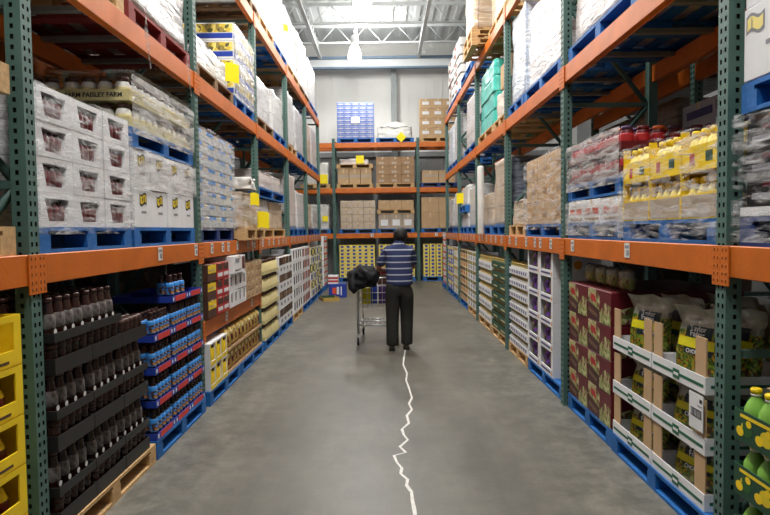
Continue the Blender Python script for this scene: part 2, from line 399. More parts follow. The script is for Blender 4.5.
# high-bay lamps
LP = [(-.86, 19.4, 7.03, 'farthest hanging high bay lamp, in front of the back wall'), (-.45, 14.8, 7.03, 'hanging high bay lamp cut by the top of the photo'), (-.3, 10.2, 7.03, None), (-.3, 5.6, 7.03, None), (-.3, 1.0, 7.03, None)]
for i, (x, y, z, l) in enumerate(LP):
    if l:
        o = tag(link('hanging_lamp', None, None, (x, y, z)), l, 'lamp', 'high bay lamps')
        bell = MB().lathe([(.20, 0, 'lamp_glow'), (.21, .05, 'lamp_glow'), (.19, .2, 'lamp_glow'), (.14, .36, 'lamp_glow'), (.09, .44, 'lamp_glow')], seg=20)
        link('glass_bell', bell.mesh('glass_bell'), o)
        link('ballast_housing', MB().lathe([(.10, .44, 'beam_white'), (.12, .5, 'beam_white'), (.12, .68, 'beam_white'), (.05, .74, 'beam_white')], seg=16).mesh('ballast_housing'), o)
        link('hanger_rod', MB().tube([(0, 0, .74), (0, 0, CEIL-z)], .012, 'beam_white').mesh('hanger_rod'), o)
    d = bpy.data.lights.new('lamp_light', 'SPOT'); d.spot_size = math.radians(168); d.spot_blend = .35; d.energy = LAMP_W if i > 1 else LAMP_W*LAMP_BACK; d.shadow_soft_size = .22; d.color = (1, .975, .94)
    link('lamp_light', d, None, (x, y, z-.26))
    u = bpy.data.lights.new('bell_light', 'POINT'); u.energy = d.energy*UPLIGHT; u.shadow_soft_size = .2; u.color = d.color; link('bell_light', u, None, (x+.14, y, z+.62))

# ------------------------------------------------------------------ pallet racking
UP = {'L': (-1.76, 3.09, 2.77), 'R': (1.69, 3.09, 2.77)}     # post face x, first frame y, bay length
LA, LB, LC = 1.60, 3.20, 4.72                                 # tops of the three beam levels
BH = .155; DEP = .88; PH = 4.715
def post_mesh():
    m = MB(); k = 'green_steel'; d = 'hole_dark'
    m.box(0, .08, -.046, .046, 0, PH, k, skip='lfk')
    def strip(P, cols, w):          # P(s, z, depth) -> point; cols: hole centres
        cuts = [-w/2]
        for c in cols: cuts += [c-.0085, c+.0085]
        cuts.append(w/2); n = int(PH/.0508)
        for i in range(n):
            z0 = i*.0508; z1 = z0+.0508; ha, hb = z0+.014, z0+.037
            for j in range(len(cuts)-1):
                a, b = cuts[j], cuts[j+1]
                if j % 2 == 0: m.face([P(a, z0, 0), P(b, z0, 0), P(b, z1, 0), P(a, z1, 0)], k)
                else:
                    m.face([P(a, z0, 0), P(b, z0, 0), P(b, ha, 0), P(a, ha, 0)], k); m.face([P(a, hb, 0), P(b, hb, 0), P(b, z1, 0), P(a, z1, 0)], k)
                    t = .003
                    m.face([P(a, ha, .008), P(b, ha, .008), P(b, hb, .008), P(a, hb, .008)], d)
                    m.face([P(a, ha, 0), P(b, ha, 0), P(b, ha, .008), P(a, ha, .008)], d); m.face([P(a, hb, 0), P(b, hb, 0), P(b, hb, .008), P(a, hb, .008)], d)
                    m.face([P(a, ha, 0), P(a, hb, 0), P(a, hb, .008), P(a, ha, .008)], d); m.face([P(b, ha, 0), P(b, hb, 0), P(b, hb, .008), P(b, ha, .008)], d)
        m.face([P(-w/2, n*.0508, 0), P(w/2, n*.0508, 0), P(w/2, PH, 0), P(-w/2, PH, 0)], k)
    strip(lambda s, z, q: (q, s, z), (-.02, .02), .092)
    strip(lambda s, z, q: (.04+s, -.046+q, z), (.006,), .08)
    strip(lambda s, z, q: (.04+s, .046-q, z), (.006,), .08)
    return m.mesh('post')
POSTM = post_mesh(); REARM = MB().box(DEP-.08, DEP, -.046, .046, 0, PH, 'green_steel').mesh('rear_post')
BR = []
for z in (.18, 1.05, 1.95, 2.85, 3.75, 4.6): BR.append(MB().box(.08, DEP-.08, -.02, .02, z-.02, z+.02, 'green_steel').mesh('brace'))
for i, (z0, z1) in enumerate(((.2, 1.03), (1.93, 1.07), (1.97, 2.83), (3.73, 2.87), (3.77, 4.58))): BR.append(MB().bar((.09, 0, z0), (DEP-.09, 0, z1), .035, 'green_steel').mesh('diagonal_brace'))
FOOT = MB().box(-.006, .11, -.052, .052, 0, .012, 'green_steel').mesh('foot_plate')
def frame(x, y, rz, label, grp):
    o = tag(link('rack_upright', None, None, (x, y, 0), (0, 0, rz)), label, 'rack upright', grp)
    link('post', POSTM, o); link('rear_post', REARM, o)
    for b in BR: link(b.name.split('.')[0], b, o)
    link('foot_plate', FOOT, o); link('foot_plate', FOOT, o, (DEP-.1, 0, 0))
for side, word in (('L', 'left'), ('R', 'right')):
    xf, y0, b = UP[side]
    for k in range(6):
        frame(xf, y0+b*k, RZ(side), f'green perforated rack upright, {["first", "second", "third", "fourth", "fifth", "last"][k]} from the camera, {word} of the aisle', f'rack uprights {word} of the aisle')
    for k in range(1, 3):
        frame(xf+SG(side)*(DEP+.32), y0+b*k-.05, RZ(side), f'green rear rack upright seen through the {word} rack, {["first", "second", "third"][k]} bay back', 'uprights of the racks behind')
CONN = MB().box(-.003, .004, -.046, .03, -.2, .0, 'orange_steel')
for z in (-.185, -.15, -.11, -.07, -.03): CONN.box(-.0045, -.002, -.03, -.02, z, z+.018, 'hole_dark').box(-.0045, -.002, .004, .014, z, z+.018, 'hole_dark')
CONN = CONN.mesh('beam_connector', .003)
LABELM = MB().box(-.0025, -.001, -.045, .045, -.115, -.012, 'jar_white').box(-.0035, -.0025, -.034, .034, -.05, -.028, 'print_grey').box(-.0035, -.0025, -.034, .01, -.1, -.062, 'print_grey').mesh('price_label')
def beam(side, k, top, lname, rear=False, tags=(), x=None, ya=None, yb=None, conn=True, h=BH):
    xf, y0, b = UP[side]; word = {'L': 'left', 'R': 'right'}[side]
    ya = y0+b*(k-1)+.05 if ya is None else ya; yb = y0+b*k-.05 if yb is None else yb
    L = yb-ya
    me = cached(('beam', round(L, 3), h), lambda: MB().box(0, .05, -L/2, L/2, -h, 0, 'orange_steel').box(.05, .062, -L/2, L/2, -h, -.03, 'orange_steel').mesh('rack_beam', .004))
    bayw = ['bay by the camera', 'first bay', 'second bay', 'third bay', 'fourth bay', 'last bay'][k]
    o = link('rack_beam', me, None, (xf if not rear else xf+SG(side)*(DEP-.055), (ya+yb)/2, top), (0, 0, RZ(side)))
    tag(o, f'orange {"rear " if rear else ""}rack beam at {lname}, {bayw}, {word} rack', 'rack beam', f'orange beams of the {word} rack')
    if conn and not rear:
        for s in (-1, 1): link('beam_connector', CONN, o, (-.006, s*(L/2+.012), 0))
    for t in tags: link('price_label', LABELM, o, (-.002, -(t-(ya+yb)/2)*(1 if side == 'L' else -1), 0))
for side in 'LR':
    xf, y0, b = UP[side]
    for k in range(0, 6):
        r = random.Random(k)
        tags = [] if k == 0 else [y0+b*(k-1)+.3+i*.42+r.uniform(-.1, .1) for i in range(6)] if k > 1 else [y0+b*(k-1)+b*f for f in ((.43, .88) if side == 'R' else (.62, .95))]
        beam(side, k, LA, 'head height', tags=tags); beam(side, k, LA, 'head height', rear=True)
        if k:
            beam(side, k, LB, 'the second level', conn=True); beam(side, k, LB, 'the second level', rear=True)
            beam(side, k, LC, 'the top level', conn=True); beam(side, k, LC, 'the top level', rear=True)
beam('L', 2, .835, 'knee height', tags=[UP['L'][1]+2.77+.9, UP['L'][1]+2.77+2.2]); beam('L', 2, .835, 'knee height', rear=True)
# racks standing back to back behind these: their front beams show through
for side in 'LR':
    xf, y0, b = UP[side]
    for k in (1, 2):
        for lv, nm in ((LA, 'head height'), (LB, 'second level')):
            L = 2.67; me = cached(('beam', round(L, 3), BH), lambda: MB().box(0, .05, -L/2, L/2, -BH, 0, 'orange_steel').box(.05, .062, -L/2, L/2, -BH, -.03, 'orange_steel').mesh('rack_beam', .004))
            o = link('rack_beam', me, None, (xf+SG(side)*(DEP+.32), y0+b*(k-.5)-.05, lv), (0, 0, RZ(side)))
            tag(o, f'orange beam of the rack behind at {nm}, {["", "first", "second"][k]} bay, {"left" if side == "L" else "right"}', 'rack beam', 'orange beams of the racks behind')
# loose cross bars under the pallets of the upper levels
XB = MB().box(.06, DEP-.06, -.03, .03, -.035, 0, 'grey_steel').mesh('pallet_support')
for side in 'LR':
    xf, y0, b = UP[side]
    for k in (1, 2):
        for lv, nm in ((LB, 'second'), (LC, 'top')):
            for q in range(4):
                o = link('pallet_support', XB, None, (xf, y0+b*(k-1)+.42+q*.62, lv-.001), (0, 0, RZ(side)))
                tag(o, f'grey cross bar under the {nm} level, {["first", "second", "third", "fourth"][q]} in the {["", "first", "second"][k]} bay {"left" if side == "L" else "right"}', 'cross bar', 'cross bars between the beams')
# back rack across the end of the aisle
BY = 20.3; BX = [-4.42, -1.65, 1.12, 3.89]
for i, x in enumerate(BX):
    frame(x, BY, PI/2, f'green upright of the rack across the aisle end, {["hidden one", "beside the blue and red box", "behind the man", "beyond the cereal cases"][i]}' if i in (1, 2) else f'green outer upright of the end rack, {"left" if i == 0 else "right"}', 'uprights of the end rack')
for i in range(3):
    L = 2.67
    for lv, nm in ((1.60, 'head height'), (3.09, 'the second level'), (4.57, 'the top level')):
        for rear in (0, 1):
            me = cached(('beam', round(L, 3), .16), lambda: MB().box(0, .05, -L/2, L/2, -.16, 0, 'orange_steel').box(.05, .062, -L/2, L/2, -.16, -.03, 'orange_steel').mesh('rack_beam', .004))
            o = link('rack_beam', me, None, ((BX[i]+BX[i+1])/2, BY-.003 if not rear else BY+DEP-.055, lv), (0, 0, PI/2))
            tag(o, f'orange {"rear " if rear else ""}beam of the end rack at {nm}, {["left", "middle", "right"][i]} bay', 'rack beam', 'orange beams of the end rack')
            if not rear and lv < 2:
                for t in ((-.15, .9) if i == 1 else (-.8, -.55)): link('price_label', LABELM, o, (-.002, -t, 0))

# ------------------------------------------------------------------ pallets
def pallet(y0, y1, x0, x1, z, col, label, face='L', grp='pallets'):
    """block pallet; openings face the aisle. x0<x1 world span"""
    w = y1-y0; d = x1-x0; H = .14
    cross = face in 'LR'
    a, bq = (w, d) if cross else (d, w)
    def deck():
        m = MB(); n = max(5, int(bq/.17))
        for i in range(n):
            t = i*(bq-.1)/(n-1); m.box(t, t+.1, -a/2, a/2, H-.022, H, col)
        for s in (-1, 0, 1): m.box(0, bq, s*(a/2-.05)-.05, s*(a/2-.05)+.05, H-.042, H-.022, col)
        return m.mesh('pallet')
    def runner():
        m = MB(); z = H-.042; mid = (bq-.14)/2
        pr = [(0, .0201), (bq, .0201), (bq, z), (bq-.14, z), (bq-.14, .036), (mid+.14, .036), (mid+.14, z), (mid, z), (mid, .036), (.14, .036), (.14, z), (0, z)]
        m.face([(x, -.06, q) for x, q in pr], col); m.face([(x, .06, q) for x, q in reversed(pr)], col)
        for i in range(len(pr)):
            a0, a1 = pr[i], pr[(i+1) % len(pr)]; m.face([(a0[0], -.06, a0[1]), (a0[0], .06, a0[1]), (a1[0], .06, a1[1]), (a1[0], -.06, a1[1])], col)
        return m.mesh('block_runner', weld=True)
    def board(): return MB().box(0, .1, -a/2, a/2, 0, .02, col).mesh('bottom_board')
    key = (round(a, 2), round(bq, 2), col)
    de, ru, bo = cached(('pd',)+key, deck), cached(('pr',)+key, runner), cached(('pb',)+key, board)
    loc = ((x0 if face == 'R' else x1), (y0+y1)/2, z) if cross else ((x0+x1)/2, y0, z)
    o = link('pallet', de, None, loc, (0, 0, {'L': PI, 'R': 0, 'B': PI/2}[face]))
    tag(o, label, 'pallet', grp)
    for s in (-1, 0, 1): link('block_runner', ru, o, (0, s*(a/2-.06), 0))
    link('bottom_board', bo, o); link('bottom_board', bo, o, (bq-.1, 0, 0))
    return o
def pal(side, y0, y1, z, col, label, d0=0, d=1.0):
    xs = sorted((WX(side, d0), WX(side, d0+d)))
    return pallet(y0, y1, xs[0], xs[1], z, col, label, side)

# ------------------------------------------------------------------ wrapped loads and film
def lumpy_box(w, d, h, k, seed, amp=.02, taper=.03, dome=.0, kf=None):
    """solid load: x 0..d, y -w/2..w/2, z 0..h, rounded and creased"""
    m = bmesh.new(); n = 9
    me = MB()
    def P(x, y, z):       # unit coords in -1..1
        p = Vector((x, y, z)); q = Vector((x*d/2, y*w/2, z*h/2))
        # round the upright edges
        r = .06
        e = max(0, abs(q.x)-(d/2-r)); f = max(0, abs(q.y)-(w/2-r))
        if e > 0 and f > 0:
            l = math.hypot(e, f); s = r/max(l, r)
            if l > r: q.x = math.copysign(d/2-r+e*s, q.x); q.y = math.copysign(w/2-r+f*s, q.y)
        t = 1-taper*(z+1)/2*(.5+.5*noise.noise(Vector((seed, z*1.5, 3))))
        nz = noise.noise(Vector((q.x*3+seed, q.y*3, q.z*4)))*amp+noise.noise(Vector((q.x*9+seed, q.y*9, q.z*15)))*amp*.5
        q.x *= t; q.y *= t
        k2 = 0 if z <= -.999 else 1
        q += Vector((x, y, 0)).normalized()*(nz-amp*.9) if (x or y) else Vector((0, 0, 0))
        if z >= .999: q.z += noise.noise(Vector((q.x*4+seed, q.y*4, 9)))*amp*1.5*1+dome*(1-x*x)*(1-y*y)-amp
        return (q.x+d/2, q.y, q.z+h/2)
    N = 14; V = 14
    g = lambda t: -1+2*t
    me.grid(lambda u, v: P(-1, g(1-u), g(v)), N, V, k); me.grid(lambda u, v: P(1, g(u), g(v)), N, V, k)
    me.grid(lambda u, v: P(g(u), -1, g(v)), N, V, k); me.grid(lambda u, v: P(g(1-u), 1, g(v)), N, V, k)
    me.grid(lambda u, v: P(g(u), g(v), 1), N, N, k); me.grid(lambda u, v: P(g(u), g(1-v), -1), N, N, k)
    return me.mesh('wrapped_load', weld=True)
TAIL = MB()
TAIL.grid(lambda u, v: (-.012+.01*math.sin(v*9+u*3), (u-.5)*(.05-.03*v)+.03*math.sin(v*5), -.45*v), 3, 12, 'film_thick')
TAIL = TAIL.mesh('film_tail')
def note_mesh(sz, s):
    m = MB(); a, b = (-.03, -s*.0), (-.03-sz*.75, s*sz*.66)
    for t in (0, .002): m.grid(lambda u, v: (a[0]+(b[0]-a[0])*u-t, a[1]+(b[1]-a[1])*u, (v-.5)*sz*1.25+.01*math.sin(u*4)), 4, 4, 'yellow_sign')
    return m.mesh('delivery_note')
def load(side, y0, y1, z0, z1, k, label, d0=0.02, d=.95, amp=.022, taper=.04, dome=0, cat='wrapped load', grp='film-wrapped pallet loads', tail=None, note=None, name='wrapped_load'):
    w = y1-y0; h = z1-z0; sd = random.random()*90
    me = lumpy_box(w, d, h, k, sd, amp, taper, dome)
    o = link(name, me, None, (WX(side, d0), (y0+y1)/2, z0), (0, 0, RZ(side))); tag(o, label, cat, grp)
    s = 1 if side == 'R' else -1
    if tail: 
        for t in tail: link('film_tail', TAIL, o, (-.06, s*(t-(y0+y1)/2), .02))
    if note:
        for (t, z, sz) in note: link('delivery_note', cached(('note', sz, side), lambda: note_mesh(sz, s)), o, (0, s*(t-(y0+y1)/2), z-z0))
    return o
def film(side, y0, y1, z0, z1, d0, d1, label, k='film', drape=.12, top=False, near=True, grp='stretch film around pallet loads'):
    """a sleeve of stretch film round the aisle face and the ends of a stack, with creases and an uneven upper edge"""
    sd = random.random()*50; m = MB(); w = (y1-y0)/2+.012; yc = (y0+y1)/2; h = z1-z0
    def cr(a, z): return abs(.012*noise.noise(Vector((a*5+sd, z*7, 1)))+.009*noise.noise(Vector((a*12+z*9+sd, z*20, 4))))
    def zt(a, v): return v*(h+drape*(noise.noise(Vector((a*2+sd, 7, 0)))))
    m.grid(lambda u, v: (-.008-cr(u*2*w, v*h), -w+2*w*u, zt(u, v)), 26, 16, k)
    for s in ((-1, 1) if near else ()):
        m.grid(lambda u, v: (-.022+(d1-d0+.02)*u, s*(w+.001)+s*cr(u+3, v*h)*.6, zt(u+2, v)), 16, 12, k)
    if top: m.grid(lambda u, v: (-.022+(d1-d0)*v, -w+2*w*u, h+.016+cr(u*3, v*3)), 20, 10, k)
    o = link('stretch_film', m.mesh('stretch_film'), None, (WX(side, d0), yc, z0), (0, 0, RZ(side)))
    return tag(o, label, 'plastic film', grp)
# ------------------------------------------------------------------ kinds of goods (built once, copied many times)
U = {'L': .06, 'R': 0}      # how far the goods of the upper levels stand behind the ground-level face
def carton(w, d, h, k, extra=None, tape='tape', bev=.004):
    """closed carton, taped seam, optional printed panels: (name, y0, y1, z0, z1, material, thickness)"""
    def mk():
        p = {'name': KN.get(k, 'carton'), 'mesh': MB().box(0, d, -w/2, w/2, 0, h, k).mesh('carton', bev), 'kids': []}
        if tape: p['kids'].append(('packing_tape', MB().box(-.0015, d*.5, -.024, .024, h+.0002, h+.001, tape).box(-.0015, -.0003, -.024, .024, h*.72, h+.001, tape).mesh('packing_tape')))
        for e in extra or ():
            n, a, b, z0, z1, mk2 = e[:6]
            p['kids'].append((n, MB().box(-.0018, -.0004, a, b, z0, z1, mk2).mesh(n)))
        return p
    return cached(('carton', w, d, h, k, tuple(extra or ())), mk)
def stack(side, y0, y1, z, nr, nc, h, proto, look, where, d0=0, nd=1, dd=.4, gap=.006, cat='carton', grp=None, skip=None, jit=.008, hs=1.0):
    w = (y1-y0)/nc
    for i in range(nr):
        for j in range(nc):
            for q in range(nd):
                if skip and skip(i, j, q): continue
                p = proto(i, j, q) if callable(proto) else proto
                l = look(i, j) if callable(look) else look
                spawn(p, (WX(side, d0+q*dd+random.uniform(0, jit)), y0+w*(j+.5), z+h*i), RZ(side), lab(l, rowname(i, nr), colname(j, nc), where, q), cat, grp or (look if not callable(look) else cat+'s')+', '+where)
def open_tray(w, d, h, k, kb=None, t=.006, name='tray', panels=()):
    """open tray or display box with four walls: panels (name, y0, y1, z0, z1, mat) sit on its face"""
    def mk():
        m = MB().box(0, d, -w/2, w/2, 0, t, kb or k).box(0, t, -w/2, w/2, t, h, k).box(d-t, d, -w/2, w/2, t, h, k).box(t, d-t, -w/2, -w/2+t, t, h, k).box(t, d-t, w/2-t, w/2, t, h, k)
        p = {'name': name, 'mesh': m.mesh(name), 'kids': []}
        for e in panels: p['kids'].append((e[0], MB().box(-.0016, -.0003, *e[1:5], e[5]).mesh(e[0])))
        return p
    return cached(('tray', name, w, d, h, k, tuple(panels)), mk)
def window_box(w, d, h, k, wy, z0, z1, slope, kin, kc, name='carton', nj=3, extra=()):
    """carton with a window cut in its face, goods seen inside"""
    def mk():
        m = MB(); D = .05
        o = [(-w/2, 0), (w/2, 0), (w/2, h), (-w/2, h)]; i = [(-wy/2+slope, z0), (wy/2-slope, z0), (wy/2, z1), (-wy/2, z1)]
        for a in range(4):
            b = (a+1) % 4
            m.face([(0, *o[a]), (0, *o[b]), (0, *i[b]), (0, *i[a])], k); m.face([(0, *i[a]), (0, *i[b]), (D, *i[b]), (D, *i[a])], k)
        m.face([(D, *q) for q in i], kin)
        m.box(0, d, -w/2, w/2, 0, h, k, skip='l')
        p = {'name': name, 'mesh': m.mesh(name), 'kids': []}
        p['name'] = 'window_carton'; c = MB()
        for q in range(nj):
            y = -wy/2+slope+(wy-2*slope)*(q+.5)/nj; r = (wy-2*slope)/nj*.48
            c.lathe([(r*.9, z0+.002, kc), (r, z0+.02, kc), (r, z0+(z1-z0)*.62, kc), (r*.6, z0+(z1-z0)*.75, 'brown_lid'), (r*.6, z1-.012, 'brown_lid')], D*.55+.0, y, 10)
        # keep the bottles inside the recess
        c.v = [(min(max(x, .004), D-.003), y, z) for x, y, z in c.v]
        p['kids'].append(('visible_goods', c.mesh('visible_goods')))
        for e in extra: p['kids'].append((e[0], MB().box(-.0016, -.0003, *e[1:5], e[5]).mesh(e[0])))
        return p
    return cached(('win', w, d, h, k, wy, z0, kc, nj), mk)
def bottle(name, prof, cap=None, label=None, seal=None, seg=12):
    def mk():
        p = {'name': name, 'mesh': MB().lathe(prof, seg=seg).mesh(name), 'kids': []}
        if cap: p['kids'].append((cap[0], MB().lathe(cap[1], seg=seg).mesh(cap[0])))
        if label: p['kids'].append((label[0], MB().lathe(label[1], seg=seg).mesh(label[0])))
        if seal:
            z, r, R = seal; m = MB(); c = [(-R-.002, r*math.cos(a*PI/5), z+r*math.sin(a*PI/5)) for a in range(10)]
            m.face(c, 'white_seal'); m.face([(x-.001, y, z2) for x, y, z2 in reversed(c)], 'white_seal'); p['kids'].append(('round_seal', m.mesh('round_seal')))
        return p
    return cached(('bottle', name), mk)
def rank(side, y0, y1, z, n, proto, look, where, d0, nr=1, dd=.08, cat='bottle', grp=None, jit=.004):
    """n things in a row along the shelf, nr rows deep; the things of one tray are told apart by nothing"""
    s = (y1-y0)/n
    for q in range(nr):
        for j in range(n):
            p = proto(j, q) if callable(proto) else proto
            l = look+', '+where
            spawn(p, (WX(side, d0+q*dd+random.uniform(-jit, jit)), y0+s*(j+.5)+random.uniform(-jit, jit), z), RZ(side)+0, l, cat, grp or l)
def pillow(w, h, t, k, name, lean=.0, kf=None, n=10, seed=1, fill=1.0, flat=.55):
    """soft bag: face to the aisle, lower edge at z=0"""
    def P(u, v, sgn):
        # filled below, an empty flat flap of film above
        a, b = 2*u-1, min(1.0, 2*v/fill-1)
        e = max(0, 1-abs(a)**2.6)*max(0, 1-abs(b)**3.2); bulge = t/2*e**flat
        wv = .02*noise.noise(Vector((u*4+seed, v*4, sgn)))*e; f = max(0, (v-fill)/(1-fill+1e-6))
        fl = .035*noise.noise(Vector((u*2.3+seed*1.7, v*2, 5)))*f if fill < 1 else 0
        return (t/2+sgn*(bulge+wv)*-1+lean*v+fl-.03*f*f*(fill < 1), (u-.5)*w*(1-.06*abs(b)**3*(f == 0)+.10*f)*-1, v*h*(1-.0*f)+.02*noise.noise(Vector((u*3+seed, 1, 1)))*f)
    return P
def bag(name, w, h, t, zones, lean=0, patches=(), texts=(), seed=1, n=12, fill=1.0, flat=.55):
    """zones: [(v upper limit, material)]; patches: (name, u0, u1, v0, v1, material) lie on the front face"""
    def mk():
        P = pillow(w, h, t, None, name, lean, seed=seed, fill=fill, flat=flat); m = MB()
        def kf(u, v):
            for lim, k in zones:
                if v <= lim: return k
            return zones[-1][1]
        m.grid(lambda u, v: P(u, v, 1), n, n, kf); m.grid(lambda u, v: P(1-u, v, -1), n, n, kf)
        p = {'name': name, 'mesh': m.mesh(name, weld=True), 'kids': []}
        for q in patches:
            pm = MB(); u0, u1, v0, v1 = q[1:5]
            pm.grid(lambda u, v: tuple(Vector(P(u0+(u1-u0)*u, v0+(v1-v0)*v, 1))+Vector((-.004, 0, 0))), 6, 6, q[5])
            subs = []
            for (tx, u, v, sz, k) in texts:
                if u0 <= u <= u1 and v0 <= v <= v1: subs.append((tx, u, v, sz, k))
            p['kids'].append((q[0], pm.mesh(q[0]), (0, 0, 0), None, None, [(tx, Vector(P(u, v, 1)), sz, k) for tx, u, v, sz, k in subs]))
        return p
    return cached(('bag', name, w, h, seed), mk)
def spawn_text(o, proto):
    """lettering lies on its printed patch"""
    for ch, c in zip(o.children, proto['kids']):
        if len(c) > 5:
            for (tx, p, sz, k) in c[5]:
                t = link('lettering', cached(('txt', tx, sz, k), lambda: text_mesh(tx, sz, k, .0006)), ch, (p.x-.009, p.y, p.z), (PI/2, 0, -PI/2))
# ================================================================== LEFT RACK, ground
# -- bay by the camera: yellow display cartons
pal('L', 1.95, 2.89, 0, 'wood', 'wooden pallet under the yellow display cartons beside the first left upright')
yb = bottle('yellow_bottle', [(.045, 0, 'yellow_card'), (.05, .02, 'yellow_card'), (.05, .1, 'yellow_card'), (.03, .15, 'yellow_card'), (.018, .165, 'yellow_card'), (.016, .17, 'yellow_card')],
            ('cap', [(.02, .171, 'yellow_cap'), (.02, .195, 'yellow_cap'), (.012, .2, 'yellow_cap')]), ('label', [(.0508, .03, 'dark_red'), (.0515, .04, 'dark_red'), (.0515, .085, 'dark_red'), (.0508, .095, 'dark_red')]))
def ycrate():
    w, d, h, t = .44, .42, .236, .008; m = MB(); k = 'yellow_card'
    m.box(0, d, -w/2, w/2, 0, t, k).box(d-t, d, -w/2, w/2, t, h, k).box(t, d-t, -w/2, -w/2+t, t, h, k).box(t, d-t, w/2-t, w/2, t, h, k)
    m.box(0, t, -w/2, w/2, 0, .075, k).box(0, t, -w/2, -w/2+.055, .075, h, k).box(0, t, w/2-.055, w/2, .075, h, k).box(0, t, -w/2+.055, w/2-.055, h-.03, h, k)
    return {'name': 'display_carton', 'mesh': m.mesh('display_carton'), 'kids': [('print_strip', MB().box(-.0015, -.0004, -.12, .0, .02, .032, 'brown_card').mesh('print_strip'))]}
ycr = ycrate()
for i in range(5):
    for j in range(2):
        spawn(ycr, (WX('L', 0), 2.66-.46*j, .141+.238*i), PI, lab('yellow cut-out display carton', rowname(i, 5), 'beside the upright' if j == 0 else 'nearest the camera', 'on the wooden pallet'), 'carton', 'yellow display cartons')
        if i != 4 and j == 0 or i == 0: rank('L', 2.5-.46*j, 2.82-.46*j, .141+.238*i+.009, 3, yb, 'yellow bottle with a dark red label', f'inside a yellow carton, {rowname(i, 5)}'+(' by the upright' if j == 0 else ' nearer the camera'), .08)
# -- first bay: dark bottles in black trays on a wooden pallet
W1 = 'wooden pallet of dark bottles'
pal('L', 3.16, 4.50, 0, 'wood', 'raw wooden pallet under the black trays of dark bottles', d=1.05)
pal('L', 4.53, 5.78, 0, 'blue_paint', 'blue pallet under the trays of blue labelled bottles', d=1.05)
dome = bottle('dark_jar', [(.031, 0, 'brown_glass'), (.034, .01, 'brown_glass'), (.034, .11, 'brown_glass'), (.032, .122, 'brown_glass')],
              ('lid', [(.036, .123, 'brown_lid'), (.037, .14, 'brown_lid'), (.03, .157, 'brown_lid'), (.012, .162, 'brown_lid')]), seg=10)
tallb = bottle('dark_bottle', [(.04, 0, 'brown_glass'), (.044, .02, 'brown_glass'), (.044, .12, 'brown_glass'), (.034, .165, 'brown_glass'), (.03, .19, 'brown_glass'), (.029, .2, 'brown_glass')],
               ('cap', [(.032, .201, 'brown_lid'), (.032, .222, 'brown_lid'), (.026, .227, 'brown_lid')]), ('label', [(.0446, .06, 'smoky_label'), (.0452, .07, 'smoky_label'), (.0452, .12, 'smoky_label'), (.034, .16, 'smoky_label')]), (.045, .016, .045), seg=10)
btL = open_tray(.405, .55, .085, 'black_card'); btS = open_tray(.405, .55, .05, 'black_card')
for i in range(6):
    z = .141+[0, .17, .41, .58, .82, .99][i]; tall = i % 2
    for j in range(3):
        if i == 5 and j == 2: continue
        y0 = 3.19+.412*j; lay = rowname(i, 6)
        spawn(btS if tall else btL, (WX('L', .01), y0+.2, z), PI, lab(('low' if tall else 'deep')+' black carton tray', lay, colname(j, 3), W1), 'tray', 'black trays of dark bottles')
        if tall: rank('L', y0+.01, y0+.39, z+.007, 4, tallb, 'silver labelled dark bottle with white seal', f'{lay}, {colname(j, 3)} tray, wooden pallet', .085, nr=2 if i < 5 else 4, dd=.115)
        else: rank('L', y0+.009, y0+.391, z+.007, 5, dome, 'brown lidded dark jar', f'{lay}, {colname(j, 3)} tray, wooden pallet', .06, nr=2 if not (i == 4 and j == 2) else 6, dd=.082, cat='jar')
# -- first bay: bottles with blue labels
W2 = 'blue pallet of blue labelled bottles'
blb = bottle('drink_bottle', [(.030, 0, 'brown_glass'), (.033, .008, 'brown_glass'), (.033, .055, 'brown_glass'), (.029, .075, 'brown_glass'), (.033, .1, 'brown_glass'), (.033, .13, 'brown_glass'), (.016, .18, 'brown_glass'), (.015, .188, 'brown_glass')],
             ('cap', [(.018, .189, 'brown_lid'), (.018, .212, 'brown_lid'), (.014, .214, 'brown_lid')]), ('label', [(.0346, .05, 'blue_label'), (.0352, .06, 'drink_print'), (.0352, .118, 'blue_label'), (.0352, .137, 'blue_label'), (.030, .152, 'blue_label')]), seg=10)
btr = open_tray(.405, .5, .052, 'blue_card', panels=(('red_panel', -.13, .13, .004, .048, 'red_lip'), ('white_badge', -.185, -.16, .012, .04, 'white_card'), ('white_badge', .16, .185, .012, .04, 'white_card')))
for i in range(5):
    z = .141+.248*i
    for j in range(3):
        if i == 4 and j == 0: continue
        y0 = 4.55+.41*j
        spawn(btr, (WX('L', .005), y0+.2, z), PI, lab('blue tray with red front panel', rowname(i, 5), colname(j, 3), 'blue pallet of bottles'), 'tray', 'blue and red bottle trays')
        if i < 4 or j == 1: rank('L', y0+.012, y0+.388, z+.007, 5 if i < 4 else 3, blb, 'blue labelled brown bottle', f'{rowname(i, 5)}, {colname(j, 3)} tray, blue pallet', .048, nr=2, dd=.073)
